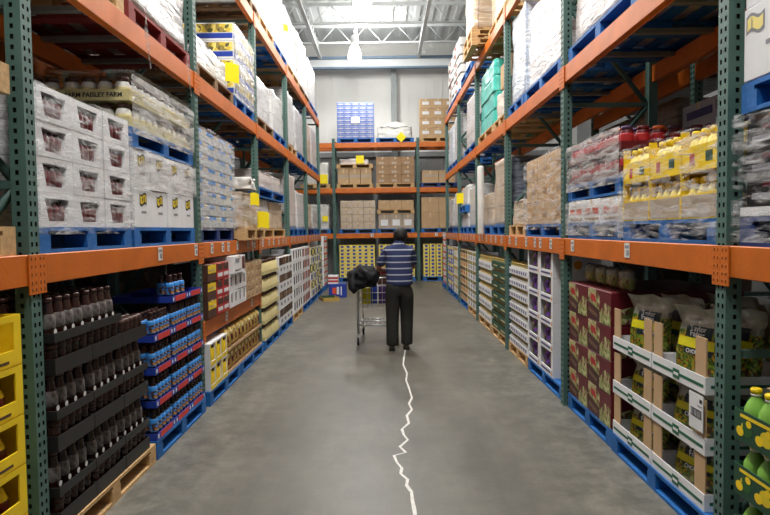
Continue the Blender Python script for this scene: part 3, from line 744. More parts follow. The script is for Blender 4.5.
# -- second bay, under the knee-high beam
pal('L', 5.93, 7.2, 0, 'blue_paint', 'blue pallet under the yellow and white cartons of the second left bay')
pal('L', 7.24, 8.57, 0, 'blue_paint', 'blue pallet under the gold pouches of the second left bay')
ybx = window_box(.215, .4, .23, 'white_card', .15, .05, .215, .0, 'kraft_dark', 'yellow_card', 'carton', 2, (('yellow_band', -.10, .10, .006, .045, 'yellow_print'), ('yellow_edge', -.105, -.08, .05, .22, 'yellow_print'), ('yellow_edge', .08, .105, .05, .22, 'yellow_print')))
stack('L', 5.96, 6.63, .141, 2, 3, .234, ybx, 'white carton with yellow bottles', 'below the knee-high beam', dd=.41)
def pouch(seed):
    return bag('foil_pouch', .175, .235, .12, [(1, 'cream_gold')], patches=(('red_label', .3, .7, .35, .62, 'dark_red'), ('pale_label', .22, .78, .66, .85, 'cream')), seed=seed)
for i in range(2):
    for j in range(10):
        p = pouch(3+j % 3); o = spawn(p, (WX('L', .03), 6.77+.181*j+(.012 if j > 4 else 0), .141+.25*i+.008), PI, lab('gold foil pouch with red label', rowname(i, 2), colname(j, 10) if j < 8 else ('ninth along' if j == 8 else 'far end'), 'below the knee-high beam'), 'pouch', 'gold foil pouches')
    for j in range(2):
        spawn(open_tray(.912, .45, .03, 'kraft'), (WX('L', .01), 7.132+.918*j, .1405+.25*i), PI, lab('low kraft tray of gold pouches', rowname(i, 2), ['near', 'far'][j], 'below the knee-high beam'), 'tray')
# -- second bay, on the knee-high beam: four kinds of cartons
W3 = 'on the knee-high beam'
spawn({'name': 'deck_board', 'mesh': MB().box(0, .85, -1.3, 1.3, 0, .016, 'old_wood').mesh('deck_board')}, (WX('L', .05), 7.25, .836), PI, 'wooden deck board lying on the knee-high orange beams', 'board')
cho = carton(.3, .4, .172, 'brown_card', (('yellow_panel', -.14, .14, .085, .166, 'yellow_card'), ('cream_panel', -.12, .12, .1, .125, 'cream')))
stack('L', 5.95, 6.26, .853, 3, 1, .178, cho, 'brown carton with yellow upper half', W3)
redc = carton(.235, .4, .172, 'red_card', (('white_script', -.09, .09, .03, .07, 'white_card'), ('food_picture', -.1, .1, .1, .16, 'brown_card')))
stack('L', 6.28, 6.75, .853, 3, 2, .178, redc, 'red carton with white script', W3, skip=lambda i, j, q: False)
wbx = window_box(.20, .4, .18, 'white_card', .09, .05, .16, .008, 'dark_red', 'dark_red', 'carton', 1)
stack('L', 6.79, 7.6, .853, 2, 4, .187, wbx, 'white carton with dark bottle window', W3)
spawn(carton(.56, .4, .2, 'white_card', (('picture_panel', -.25, -.12, .04, .18, 'dark_red'), ('print_block', .02, .2, .12, .17, 'print_grey'), ('print_line', -.05, .22, .03, .045, 'print_grey'))), (WX('L', -.03), 7.14, 1.228), PI, 'wide white carton lying across the white window cartons', 'carton')
krb = carton(.235, .4, .112, 'kraft', (('print_line', -.08, .06, .03, .045, 'kraft_dark'),))
stack('L', 7.62, 8.57, .853, 4, 4, .116, krb, 'small brown kraft carton', W3)
# -- third bay
W4 = 'third bay of the left rack'
for (a, b, n) in ((8.69, 9.92, 'cream labelled jars'), (9.96, 11.34, 'white and brown trays')): pal('L', a, b, 0, 'blue_paint', f'blue pallet under the {n}, third left bay')
crj = bottle('cream_jar', [(.048, 0, 'cream'), (.05, .01, 'cream'), (.05, .13, 'cream'), (.036, .155, 'cream_gold'), (.034, .165, 'cream_gold')], ('lid', [(.036, .166, 'brown_lid'), (.037, .2, 'brown_lid'), (.032, .203, 'brown_lid')]), seg=10)
for i in range(5):
    for j in range(2):
        spawn(open_tray(.6, .5, .05, 'tan_tray'), (WX('L', .0), 9.0+.61*j, .141+.235*i), PI, lab('low tan tray of cream jars', rowname(i, 5), ['near end', 'far end'][j], W4), 'tray', 'tan trays')
    for j in range(2): rank('L', 8.715+.61*j, 9.285+.61*j, .148+.235*i, 5, crj, 'cream labelled jar with brown lid', f'{rowname(i, 5)}, {W4}', .064, nr=2 if i == 4 else 1, dd=.11, cat='jar')
brt = carton(.33, .4, .28, 'white_card', (('brown_panel', -.16, .16, .15, .27, 'brown_card'), ('tan_panel', -.12, .12, .17, .25, 'kraft'), ('print_block', -.1, .05, .05, .1, 'print_grey')))
stack('L', 9.98, 11.32, .141, 4, 4, .284, brt, 'white carton with brown upper half', W4)
# -- fourth and fifth bays
W5 = 'fourth bay, left rack'; W6 = 'last bay, left rack'
for (a, b, n, k, c) in ((11.46, 12.75, 'white window cartons', 'fourth', 'wood'), (12.78, 14.1, 'white and red cartons', 'fourth', 'blue_paint'), (14.24, 15.5, 'mixed printed cartons', 'last', 'blue_paint'), (15.54, 16.86, 'green and yellow cartons', 'last', 'blue_paint')):
    pal('L', a, b, 0, c, f'{"wooden" if c == "wood" else "blue"} pallet under the {n}, {k} left bay')
w4 = window_box(.31, .4, .24, 'white_card', .2, .05, .21, .0, 'print_dark', 'brown_glass', 'carton', 2)
stack('L', 11.5, 12.74, .141, 5, 4, .245, w4, 'white carton with dark window', W5)
w5 = carton(.418, .4, .24, 'white_card', (('red_label', -.16, -.02, .05, .2, 'red_card'), ('brown_label', .03, .17, .04, .2, 'brown_card')))
stack('L', 12.8, 14.08, .141, 5, 3, .245, w5, 'white carton with red label', W5)
w6 = [carton(.3, .4, .19, k1, (('label_panel', -.12, .12, .03, .15, k2),)) for k1, k2 in (('white_card', 'mixed_print'), ('cream', 'dark_green_card'), ('white_card', 'blue_card'), ('dark_green_card', 'yellow_pale'))]
stack('L', 14.26, 15.48, .141, 6, 4, .194, lambda i, j, q: w6[(i+2*j) % 4], lambda i, j: ['white and multicoloured carton', 'cream and green carton', 'white and blue carton', 'green and yellow carton'][(i+2*j) % 4], W6, grp='mixed printed cartons of the last left bay')
stack('L', 15.56, 16.84, .141, 6, 4, .194, lambda i, j, q: w6[(i+j+1) % 4], lambda i, j: ['white and multicoloured carton', 'cream and green carton', 'white and blue carton', 'green and yellow carton'][(i+j+1) % 4], 'end of the left rack', grp='mixed printed cartons at the end of the left rack')
# red and white cases beyond both rack ends
rw = carton(.5, .5, .17, 'white_card', (('red_band', -.25, .25, .0, .06, 'red_orange'), ('grey_print', -.1, .1, .09, .13, 'print_grey')))
for side in 'LR':
    y = 17.3 if side == 'L' else 17.2; wd = 'beyond the left rack end' if side == 'L' else 'beyond the right rack end'
    pal(side, y, y+1.1, 0, 'blue_paint', f'blue pallet under the red banded cases {wd}', d0=-.02)
    stack(side, y, y+1.06, .141, 8, 2, .175, rw, 'white case with orange-red band', wd, d0=0)
# boxes standing on the floor there
o = tag(link('floor_box', MB().box(-.22, .22, -.15, .15, 0, .34, 'blue_card').mesh('floor_box', .006), None, (-1.22, 15.75, 0)), 'blue box with an orange and white logo standing on the aisle floor', 'box')
link('orange_logo', MB().box(-.13, -.03, -.1525, -.1505, .09, .25, 'red_orange').mesh('orange_logo'), o); link('white_logo', MB().box(-.02, .04, -.1525, -.1505, .08, .27, 'white_card').box(.08, .11, -.1525, -.1505, .06, .28, 'white_card').mesh('white_logo'), o)
o = tag(link('striped_carton', MB().box(-.13, .13, -.12, .12, 0, .22, 'white_card').mesh('striped_carton', .004), None, (-1.33, 15.75, .341)), 'white carton with red stripes on top of the blue floor box', 'carton')
for z in (.05, .13): link('red_stripe', MB().box(-.13, .13, -.1225, -.1205, z, z+.045, 'red_card').mesh('red_stripe'), o)
o = tag(link('flat_tray', MB().box(-.2, .2, -.28, .28, 0, .01, 'cream_gold').box(-.2, -.19, -.28, .28, .01, .09, 'cream_gold').box(.19, .2, -.28, .28, .01, .09, 'cream_gold').box(-.19, .19, -.28, -.27, .01, .09, 'cream_gold').box(-.19, .19, .27, .28, .01, .09, 'dark_green_card').mesh('flat_tray'), None, (-1.38, 15.0, 0), (0, 0, .3)), 'empty yellowish carton tray on the floor in front of the blue box', 'tray')

# ================================================================== LEFT RACK, head-height beam
d = U['L']
pal('L', 2.0, 2.97, LA, 'wood', 'wooden pallet at head height beside the first left upright', d0=d)
load('L', 2.02, 2.96, LA+.141, 2.36, 'wrap_grey', 'grey film-wrapped load beside the first left upright', d0=d+.02)
pal('L', 2.0, 2.97, 2.37, 'wood', 'wooden pallet lying on the grey wrapped load by the upright', d0=d)
load('L', 2.02, 2.95, 2.52, 2.95, 'wrap_white', 'white wrapped load topmost beside the first left upright', d0=d+.04)
pal('L', 3.16, 4.33, LA, 'blue_paint', 'blue pallet under the white cartons with dark red windows', d0=d)
wcw = window_box(.382, .4, .183, 'white_card', .25, .03, .15, .035, 'print_dark', 'dark_red', 'carton', 3)
stack('L', 3.17, 4.33, LA+.141, 4, 3, .1855, wcw, 'white carton with dark red window', 'blue pallet at head height', d0=d, dd=.41)
film('L', 3.17, 4.33, LA+.10, LA+.141+.742, d, d+.82, 'clear stretch film around the white cartons with dark red windows', 'film_thin', drape=.03)
pal('L', 4.38, 5.77, LA, 'blue_paint', 'blue pallet under the white cartons with yellow square labels', d0=d)
def flagcarton():
    w, dd, h = .342, .45, .282
    p = {'name': 'carton', 'mesh': MB().box(0, dd, -w/2, w/2, 0, h, 'white_card').mesh('carton', .004), 'kids': []}
    m = MB()
    def flag(y0, y1, z0, z1, k, x): m.grid(lambda u, v: (x, y0+(y1-y0)*u, z0+(z1-z0)*v+.010*math.sin(u*6.28)), 8, 1, k)
    flag(-.07, .06, .165, .25, 'print_dark', -.0012); flag(-.058, .048, .182, .236, 'yellow_print', -.002); flag(-.03, -.018, .185, .232, 'print_dark', -.0028); flag(-.005, .02, .195, .222, 'print_dark', -.0028)
    p['kids'].append(('flag_label', m.mesh('flag_label')))
    p['kids'].append(('print_line', MB().box(-.0015, -.0004, -.06, .03, .105, .122, 'print_grey').mesh('print_line')))
    return p
fc = flagcarton()
stack('L', 4.38, 5.77, LA+.141, 2, 4, .285, fc, 'white carton with yellow label', 'beside the red window cartons', d0=d, dd=.46)
film('L', 4.38, 5.77, LA+.141+.285, LA+.141+.57, d, d+.9, 'cloudy film skirt over the upper cartons with yellow labels', 'film_thick', drape=.04)
ZP = LA+.141+.575
pal('L', 4.38, 5.77, ZP, 'blue_paint', 'blue pallet on top of the white cartons with yellow labels', d0=d)
jw = bottle('white_jar', [(.05, 0, 'jar_white'), (.055, .012, 'jar_white'), (.055, .105, 'jar_white'), (.045, .125, 'jar_white'), (.042, .13, 'jar_white')], ('lid', [(.045, .131, 'brown_lid'), (.046, .16, 'brown_lid'), (.04, .163, 'brown_lid')]), ('label', [(.0556, .03, 'cream'), (.0562, .04, 'cream'), (.0562, .085, 'cream'), (.0556, .09, 'cream')]), seg=12)
for i in range(2):
    z = ZP+.141+.19*i
    for q in range(2):
        for j in range(2):
            x = -(1.80+.25+.505*q); yc = 4.40+.34+.69*j
            p = open_tray(.67, .5, .075, 'tan_tray')
            o = spawn(p, (x+.25, yc, z), PI, lab('tan tray printed with dark capitals', rowname(i, 2), ['near end', 'far end'][j], ['above yellow labels', 'inner'][q]), 'tray', 'tan printed trays')
            if j == 0:
                t = link('lettering', cached(('txt', 'FARM'), lambda: text_mesh('FARM PAISLEY FARM', .045, 'print_dark', .0012)), o, (.25, .337, .036), (PI/2, 0, PI)); 
    for q in range(8):
        for j in range(10):
            if j and q: continue
            spawn(jw, (-(1.868+.121*(q % 4)+.505*(q//4)), 4.47+.127*(j % 5)+.69*(j//5), z+.008), PI/2, f'white jar with brown lid, {rowname(i, 2)} of jars above the yellow labelled cartons', 'jar', f'white jars, {rowname(i, 2)}, above the yellow labels')
film('L', 4.385, 5.765, ZP+.09, ZP+.141+.372, d-.005, d+1.08, 'milky stretch film around the jars in tan printed trays', 'film_thick', drape=.03, near=False, top=True)
# second bay
pal('L', 5.93, 7.26, LA, 'navy_paint', 'dark blue pallet under the tall stack of clear packs', d0=d)
cpk = carton(.436, .45, .118, 'water_pack', (('blue_corner', -.214, -.12, .08, .116, 'blue_label'), ('blue_corner', .08, .214, .08, .116, 'blue_label'), ('clear_bottles', -.19, .19, .01, .06, 'clear_plastic')), bev=.012)
stack('L', 5.94, 7.26, LA+.141, 8, 3, .1225, cpk, 'clear pack with blue corners', 'dark blue pallet, head height', d0=d, dd=.46, cat='pack')
film('L', 5.94, 7.26, LA+.12, LA+.141+.99, d-.004, d+.92, 'clear stretch film around the tall stack of clear packs', 'film', drape=.03)
pal('L', 7.32, 8.5, LA, 'wood', 'wooden pallet under the torn wrapped load with yellow sign', d0=d-.13)
load('L', 7.34, 8.5, LA+.141, 2.2, 'wrap_torn', 'brown load in torn white film with a yellow sign', d0=d-.10, dome=.05, note=[(8.0, 1.85, .17), (7.6, 2.1, .12)], tail=[7.5, 8.0])
tag(link('film_bundle', lumpy_box(.5, .3, .16, 'sack_white', 5, .05, .1, .05), None, (WX('L', d-.14), 7.95, 2.24), (0, 0, PI)), 'bunched white film hanging over the torn brown load', 'plastic film')
pal('L', 8.72, 11.0, LA, 'wood', 'wooden pallet under the grey brown cartons of the third left bay', d0=d)
load('L', 8.74, 9.75, LA+.141, 2.19, 'wrap_grey', 'low grey wrapped load under the blue pallet, third left bay', d0=d+.02)
load('L', 9.8, 11.0, LA+.141, 2.19, 'wrap_kraft', 'brown wrapped cartons beside the low grey load, third bay', d0=d+.02)
pal('L', 8.72, 11.0, 2.2, 'blue_paint', 'blue pallet on top of the wrapped loads, third left bay', d0=d)
load('L', 8.75, 10.95, 2.35, 2.62, 'wrap_pink', 'flat purplish wrapped load on the upper blue pallet, third bay', d0=d+.02, dome=.05)
for (a, b, z1, k, l, c) in ((11.48, 12.7, 2.82, 'wrap_pink', 'tall pinkish wrapped cartons in the fourth left bay', 'blue_paint'), (12.75, 14.08, 2.55, 'wrap_white', 'pale wrapped cartons farther in the fourth left bay', 'blue_paint'), (14.25, 15.5, 2.36, 'wrap_tan', 'tan wrapped cartons at head height, last left bay', 'navy_paint'), (15.55, 16.84, 2.3, 'wrap_grey', 'grey wrapped load at head height, end of left rack', 'blue_paint')):
    pal('L', a, b, LA, c, 'pallet under the '+l, d0=d); load('L', a+.02, b-.02, LA+.141, z1, k, l, d0=d+.02)

# ================================================================== LEFT RACK, second level and top
pal('L', 3.2, 4.32, LB, 'wood', 'wooden pallet at the second level above the red window cartons', d0=d)
load('L', 3.22, 4.30, LB+.141, 4.3, 'wrap_tan', 'tan wrapped load cut by the top edge, first left bay', d0=d+.02)
pal('L', 4.4, 5.76, LB, 'red_paint', 'dark red pallet above the farm trays', d0=d)
load('L', 4.42, 5.74, LB+.141, 4.45, 'wrap_white', 'tall white wrapped load on the dark red pallet', d0=d+.0, tail=[4.55, 5.5])
pal('L', 5.93, 7.4, LB, 'old_wood', 'worn brown pallet under the sagging white load', d0=d)
load('L', 5.95, 7.38, LB+.141, 3.66, 'wrap_white', 'sagging white wrapped load with a yellow sign, worn pallet', d0=d+.02, dome=.1, note=[(7.0, 3.50, .17)])
pal('L', 7.46, 8.57, LB, 'blue_paint', 'blue pallet under the blue and yellow printed cases', d0=d)
bnc = carton(.365, .45, .212, 'white_card', (('blue_band', -.18, .18, .03, .09, 'blue_card'), ('fruit_picture', -.18, .18, .1, .2, 'banana_print')))
for i in range(4):
    for j in range(3):
        for q in range(2):
            o = spawn(bnc, (WX('L', d+.46*q), 7.65+.37*j, LB+.141+.216*i), PI, lab('white case, blue and yellow print', rowname(i, 4), colname(j, 3), 'blue pallet, second level', q), 'case', 'blue and yellow printed cases')
            if j == 0:
                link('blue_band', cached('nb1', lambda: MB().box(.01, .44, .1829, .1845, .03, .09, 'blue_card').mesh('blue_band')), o); link('fruit_picture', cached('nb2', lambda: MB().box(.01, .44, .1829, .1845, .1, .2, 'banana_print').mesh('fruit_picture')), o)
film('L', 7.46, 8.57, LB+.12, LB+.141+.866, d-.004, d+.92, 'glossy film on the aisle face of the blue printed cases', 'film_thick', drape=.03, near=False)
for (a, b, z1, k, l, c) in ((8.7, 10.05, 3.98, 'wrap_grey', 'layered pale grey wrapped sacks, second level, third left bay', 'old_wood'), (10.1, 11.33, 4.05, 'wrap_white', 'white wrapped sacks next to the pale grey ones, third bay', 'blue_paint'), (11.5, 12.7, 4.4, 'wrap_white', 'tall white wrapped load, second level, fourth left bay', 'wood'), (12.75, 14.08, 4.3, 'wrap_grey', 'grey white wrapped load, second level, fourth bay far half', 'blue_paint'), (14.25, 15.5, 4.3, 'wrap_tan', 'tan carton load half in white film, last left bay', 'blue_paint'), (15.55, 16.84, 4.35, 'wrap_pink', 'pinkish wrapped load at the rack end, second level left', 'blue_paint')):
    pal('L', a, b, LB, c, 'pallet under the '+l, d0=d); load('L', a+.02, b-.02, LB+.141, z1, k, l, d0=d+.02)
for (a, b, z1, k, l, c, nt) in ((8.1, 9.0, 5.9, 'wrap_tan', 'tan wrapped load nearest on the top level, left', 'old_wood', None), (9.05, 10.25, 6.0, 'wrap_white', 'white wrapped load second along the top level, left', 'wood', None), (10.3, 11.6, 6.05, 'wrap_white', 'white load with small yellow sign, left top level', 'blue_paint', [(11.2, 5.35, .1)]), (11.65, 13.2, 5.95, 'wrap_white', 'white wrapped load fourth along the top level, left', 'wood', None), (13.25, 15.0, 6.0, 'wrap_pink', 'cream wrapped load fifth along the top level, left', 'old_wood', None), (15.05, 16.84, 5.95, 'wrap_grey', 'grey wrapped load last on the top level, left', 'blue_paint', None)):
    pal('L', a, b, LC, c, 'pallet under the '+l, d0=d); load('L', a+.02, b-.02, LC+.141, z1, k, l, d0=d+.02, note=nt)
# dark loads added in the rack behind the left one to block light
for (a, b, z0, z1, k, l) in ((3.4, 5.6, 0, 1.3, 'stock_dim', 'added dim stock at ground level behind the dark bottles'), (6.0, 8.4, 0, 1.3, 'stock_dim', 'added dim stock at ground level behind the gold pouches'), (3.5, 5.6, LA+.002, 3.0, 'wrap_dim', 'added dim brown load behind the red window cartons'), (6.2, 8.4, LA+.002, 3.0, 'wrap_dim', 'added dim brown load behind the clear packs'), (3.5, 5.6, LB+.002, 5.2, 'wrap_dim', 'added dim load behind the dark red pallet'), (6.2, 8.4, LB+.002, 5.2, 'wrap_dim', 'added dim load behind the sagging white load')):
    load('L', a, b, z0, z1, k, l, d0=1.24, d=.8, grp='added dim loads of the rack behind, left', amp=.01)
# ================================================================== RIGHT RACK, ground
# -- bay by the camera: green drink
W = 'right edge'
pal('R', 1.98, 2.97, 0, 'blue_paint', 'blue pallet under the green drink trays by the right upright')
gb = bottle('green_bottle', [(.046, 0, 'green_drink'), (.051, .015, 'green_drink'), (.052, .12, 'green_drink'), (.049, .155, 'green_drink'), (.034, .187, 'green_drink'), (.022, .204, 'green_drink'), (.021, .215, 'green_drink')],
            ('cap', [(.025, .226, 'yellow_cap'), (.026, .247, 'yellow_cap'), (.02, .252, 'yellow_cap')]), ('neck_ring', [(.0235, .214, 'jar_white'), (.0245, .226, 'jar_white')]), seg=18)
def gtray():
    p = open_tray(.46, .5, .15, 'dark_green_card')
    m = MB()
    def disc(y, z, r, k, x): m.face([(x, y+r*math.cos(a*PI/6), z+r*.8*math.sin(a*PI/6)) for a in range(12)], k)
    for y in (-.17, -.02, .13):
        disc(y, .07, .045, 'lemon_print', -.0012); disc(y+.05, .05, .03, 'yellow_card', -.002); disc(y-.02, .1, .022, 'yellow_card', -.0026)
    p = dict(p); p['kids'] = [('lemon_picture', m.mesh('lemon_picture')), ('yellow_script', MB().box(-.0016, -.0004, -.2, .18, .12, .135, 'yellow_print').mesh('yellow_script'))]
    return p
gt = gtray()
for i in range(3):
    z = .141+.265*i
    for j in range(2):
        o = spawn(gt, (WX('R', -.035), 2.715-.47*j, z), 0, lab('green tray with lemon print', rowname(i, 3), ['beside the upright', 'nearest the camera'][j], 'at the right edge'), 'tray', 'green lemon trays')
        rank('R', 2.497-.47*j, 2.933-.47*j, z+.008, 4, gb, 'yellow capped bottle of green drink', f'{rowname(i, 3)}, tray '+['beside the upright', 'nearest the camera'][j], .03, nr=3, dd=.112, jit=.001)
tag(link('carton_sheet', MB().box(.06, .46, -.2, .19, 0, .005, 'kraft').mesh('carton_sheet'), None, (WX('R', 0), 2.66, .141+.53+.2625)), 'brown cardboard sheet lying on the green drink bottles', 'cardboard')
# -- first bay: salad bags in white trays
pal('R', 3.22, 4.63, 0, 'blue_paint', 'blue pallet under the white trays of salad bags', d0=-.01, d=1.1)
pal('R', 4.66, 5.77, 0, 'blue_paint', 'blue pallet under the maroon salad cartons')
tw, td, th = .66, .55, .095
def strip_tray():
    p = dict(open_tray(tw, td, th, 'white_card')); k = []
    k.append(('green_stripe', MB().box(-.0016, -.0003, -tw/2+.02, tw/2-.02, .035, .052, 'green_stripe').mesh('green_stripe')))
    k.append(('green_emblem', MB().box(-.003, -.0018, -.04, .04, .015, .07, 'green_stripe').box(-.0036, -.003, -.03, .03, .034, .05, 'white_card').mesh('green_emblem')))
    k.append(('green_stripe', MB().box(.03, td-.03, -tw/2-.0016, -tw/2-.0003, .035, .052, 'green_stripe').mesh('green_stripe')))
    for (x, y) in ((.007, -tw/2+.007), (.007, tw/2-.122), (td-.015, -tw/2+.007), (td-.015, tw/2-.122)):
        k.append(('corner_post', MB().box(x, x+.008, y, y+.115, .006, .305, 'kraft').mesh('corner_post')))
    p['kids'] = k; return p
st = strip_tray()
def salad(h, seed):
    return bag('salad_bag', .385, h, .085, [(.04, 'bag_clear'), (.66, 'salad'), (1, 'bag_clear')],
               patches=(('name_label', .25, .8, .58, .76, 'label_navy'), ('yellow_label', .12, .88, .44, .57, 'yellow_green'), ('word_band', .3, .85, .35, .43, 'label_navy')),
               texts=(('Taylor', .52, .705, .05, 'white_card'), ('Farms', .52, .63, .05, 'white_card'), ('CHOPPED', .57, .39, .034, 'white_card')), seed=seed, lean=.05, fill=.76, flat=.32)
where = 'white tray rack by the first right upright'
for i in range(3):
    z = [.141, .45, .785][i]
    for j in range(2):
        yc = 3.28+.335+.68*j
        for q in range(2):
            spawn(st, (WX('R', .0+.57*q), yc, z), 0, lab('white tray with green stripe', rowname(i, 3), ['near end', 'far end'][j], 'first right bay', q), 'tray', 'white trays of salad bags')
            for t in range(1):
                h = .42 if i == 2 else (.28, .30)[i]
                p = salad(h, 1+t+j); o = spawn(p, (WX('R', .088+.57*q), yc+.0, z+.008), .28+random.uniform(-.05, .05), lab('salad bag, yellow label', rowname(i, 3), ['near tray', 'far tray'][j], 'first right bay', q), 'bag', 'chopped salad bags')
                if q == 0: spawn_text(o, p)
                if q == 0: spawn(p, (WX('R', .085+.21), yc-.02, z+.008), .22+random.uniform(-.03, .03), lab('salad bag, yellow label', rowname(i, 3), ['near tray', 'far tray'][j], 'second from the aisle'), 'bag', 'chopped salad bags')
nt_ = next(o for o in C.objects if o.get('label', '').startswith('white tray with green stripe, top row, near end'))
o = link('printed_flap', MB().box(-.004, .0, -.075, .075, 0, .2, 'white_card').mesh('printed_flap'), nt_, Vector((WX('R', -.008), 3.36, .575))-nt_.location); o['label'] = 'white hanging flap printed with a barcode'
bc = MB().box(-.0055, -.0045, -.06, .055, .07, .074, 'print_dark').box(-.0055, -.0045, -.06, .055, .112, .116, 'print_dark')
for i in range(9): bc.box(-.0055, -.0045, -.06+.0135*i, -.06+.0135*i+(.004 if i % 3 else .007), .074, .112, 'print_dark')
link('barcode', bc.mesh('barcode'), o); link('print_line', MB().box(-.0055, -.0045, -.065, -.02, .135, .142, 'print_grey').box(-.0055, -.0045, -.065, -.04, .158, .178, 'print_dark').mesh('print_line'), o)
# -- first bay: maroon salad cartons
def maroon():
    w, dd, h = .535, .5, .262; p = {'name': 'carton', 'mesh': MB().box(0, dd, -w/2, w/2, 0, h, 'maroon').mesh('carton', .005), 'kids': []}
    m = MB(); f = lambda pts, k, x=-.0012: m.face([(x, y, z) for y, z in pts], k)
    # local y grows away from the camera on this side
    f([(.26, .15), (-.02, .09), (-.02, .2), (.06, .255), (.26, .255)], 'lettuce'); f([(-.26, .0), (-.26, .15), (-.14, .17), (-.02, .08), (-.02, .0)], 'lettuce'); f([(.2, .17), (.06, .14), (.08, .2), (.18, .22)], 'red_card', -.0018)
    p['kids'].append(('leaf_picture', m.mesh('leaf_picture')))
    p['kids'].append(('brown_panel', MB().face([(-.0016, .262, .02), (-.0016, .262, .14), (-.0016, -.02, .09), (-.0016, -.02, .0)], 'maroon_brown').mesh('brown_panel')))
    s = MB()
    s.grid(lambda u, v: (-.003, .235-.2*u, .075-.035*u+.012*math.sin(u*34)+.007*v), 40, 1, 'kraft')
    p['kids'].append(('lettering', s.mesh('lettering')))
    p['kids'].append(('end_picture', MB().face([(.05, -w/2-.0012, .02), (.3, -w/2-.0012, .02), (.3, -w/2-.0012, .2), (.05, -w/2-.0012, .12)], 'lettuce').mesh('end_picture')))
    return p
ma = maroon()
stack('R', 4.67, 5.76, .141, 4, 2, .265, ma, 'maroon salad carton with lettuce picture', 'first right bay', nd=2, dd=.51, skip=lambda i, j, q: q and i < 3)
for j in range(4):
    p = bag('lettuce_bag', .22, .17, .1, [(.6, 'lettuce'), (1, 'bag_clear')], seed=4+j)
    spawn(p, (WX('R', .12), 4.8+.27*j, 1.203), 0, f'clear bag of lettuce on the maroon cartons, {["nearest", "second", "third", "farthest"][j]} along', 'bag', 'lettuce bags')
# -- second bay: white display boxes with purple bags
pal('R', 5.94, 7.38, 0, 'blue_paint', 'blue pallet under the white display boxes of purple bags', d0=-.005)
pal('R', 7.42, 8.54, 0, 'wood', 'wooden pallet under the white labelled jars, second right bay', d0=-.005)
def dispbox():
    w, dd, h, t = .545, .5, .258, .012; m = MB(); k = 'white_card'
    m.box(0, dd, -w/2, w/2, 0, t, k).box(dd-t, dd, -w/2, w/2, t, h, k).box(0, dd-t, -w/2, -w/2+t, t, h, k).box(0, dd-t, w/2-t, w/2, t, h, k)
    m.box(0, t, -w/2+t, w/2-t, t, .075, k).box(-.0, .004, -w/2+t, -w/2+.06, .075, h, k).box(0, .004, w/2-.06, w/2-t, .075, h, k)
    p = {'name': 'display_box', 'mesh': m.mesh('display_box'), 'kids': []}
    p['kids'].append(('print_strip', MB().box(-.0016, -.0003, -.18, .2, .03, .05, 'print_purple').mesh('print_strip')))
    def seal(x): 
        s = MB(); s.face([(-.002, -.235+.022*math.cos(a*PI/5), .04+.022*math.sin(a*PI/5)) for a in range(10)], 'orange_dot') if not x else s.face([(.26+.045*math.cos(a*PI/6), -w/2-.002, .13+.045*math.sin(a*PI/6)) for a in range(12)], 'orange_dot')
        return s.mesh('orange_emblem')
    p['kids'] += [('orange_emblem', seal(0)), ('orange_emblem', seal(1))]
    return p
db = dispbox()
pb = [bag('purple_bag', .228, .235, .13, [(.5, 'bouquet'), (.78, 'purple' if s % 3 else 'bouquet'), (1, 'bouquet')], seed=20+s) for s in range(3)]
for i in range(5):
    for j in range(2):
        yc = 6.30+.275+.553*j; z = .141+.2605*i
        spawn(db, (WX('R', .0), yc, z), 0, lab('white open display box', rowname(i, 5), ['near column', 'far column'][j], 'second right bay'), 'display box', 'white display boxes')
        for t in range(2): spawn(pb[(i+j+t) % 3], (WX('R', .02), yc-.125+.245*t, z+.014), 0, lab('purple and brown bag', rowname(i, 5), ['near box', 'far box'][j]+[' near half', ' far half'][t], 'second right bay'), 'bag', 'bags in the white display boxes')
# -- jars in trays
def jars(side, y0, y1, n, nl, pitch, tk, th_, proto, look, trayl, where, d0=0, nt=2, panels=(), cat='jar', deep=2):
    tw_ = (y1-y0)/nt
    pr = open_tray(round(tw_-.008, 3), .5, th_, tk, panels=panels)
    for i in range(nl):
        z = .141+pitch*i
        for j in range(nt): spawn(pr, (WX(side, d0), y0+tw_*(j+.5), z), RZ(side), lab(trayl, rowname(i, nl), ['near end', 'far end'][j] if nt == 2 else colname(j, nt), where), 'tray', trayl+', '+where)
        for j in range(nt): rank(side, y0+tw_*j+.012, y0+tw_*(j+1)-.012, z+.007, n//nt, proto, look, f'{rowname(i, nl)}, {where}', d0+.06, nr=deep if i == nl-1 else 1, dd=.105, cat=cat, jit=.001)
def jarp(name, r, h, k, kl, klid='gold_lid'):
    return bottle(name, [(r*.95, 0, k), (r, .008, k), (r, h*.74, k), (r*.85, h*.82, k), (r*.84, h*.84, k)], ('lid', [(r*.88, h*.845, klid), (r*.9, h*.98, klid), (r*.8, h, klid)]), ('label', [(r*1.01, h*.15, kl), (r*1.025, h*.2, kl), (r*1.025, h*.62, kl), (r*1.01, h*.68, kl)]), seg=9)
spots = tuple(('blue_spot', -.22+.11*q, -.17+.11*q, .022, .062, 'print_purple') for q in range(5))
jars('R', 7.44, 8.52, 11, 7, .158, 'white_card', .082, jarp('pale_jar', .044, .148, 'jar_pickle', 'jar_white'), 'gold lidded pale jar', 'white tray with blue spots', 'second right bay', panels=spots)
pal('R', 8.7, 9.95, 0, 'wood', 'wooden pallet under the dark green trays, third right bay', d0=-.005)
pal('R', 9.98, 11.3, 0, 'wood', 'wooden pallet under the white lettered trays, third right bay', d0=-.005)
jars('R', 8.74, 9.93, 11, 7, .158, 'dark_green_card', .10, jarp('pickle_jar', .046, .148, 'jar_pickle', 'dark_green_card'), 'gold lidded green jar', 'dark green tray', 'third right bay', panels=(('tan_print', -.2, .1, .03, .05, 'tan_tray'),))
wl = tuple(('dark_print', -.25+.15*q, -.16+.15*q, .03, .08, 'print_grey') for q in range(4))
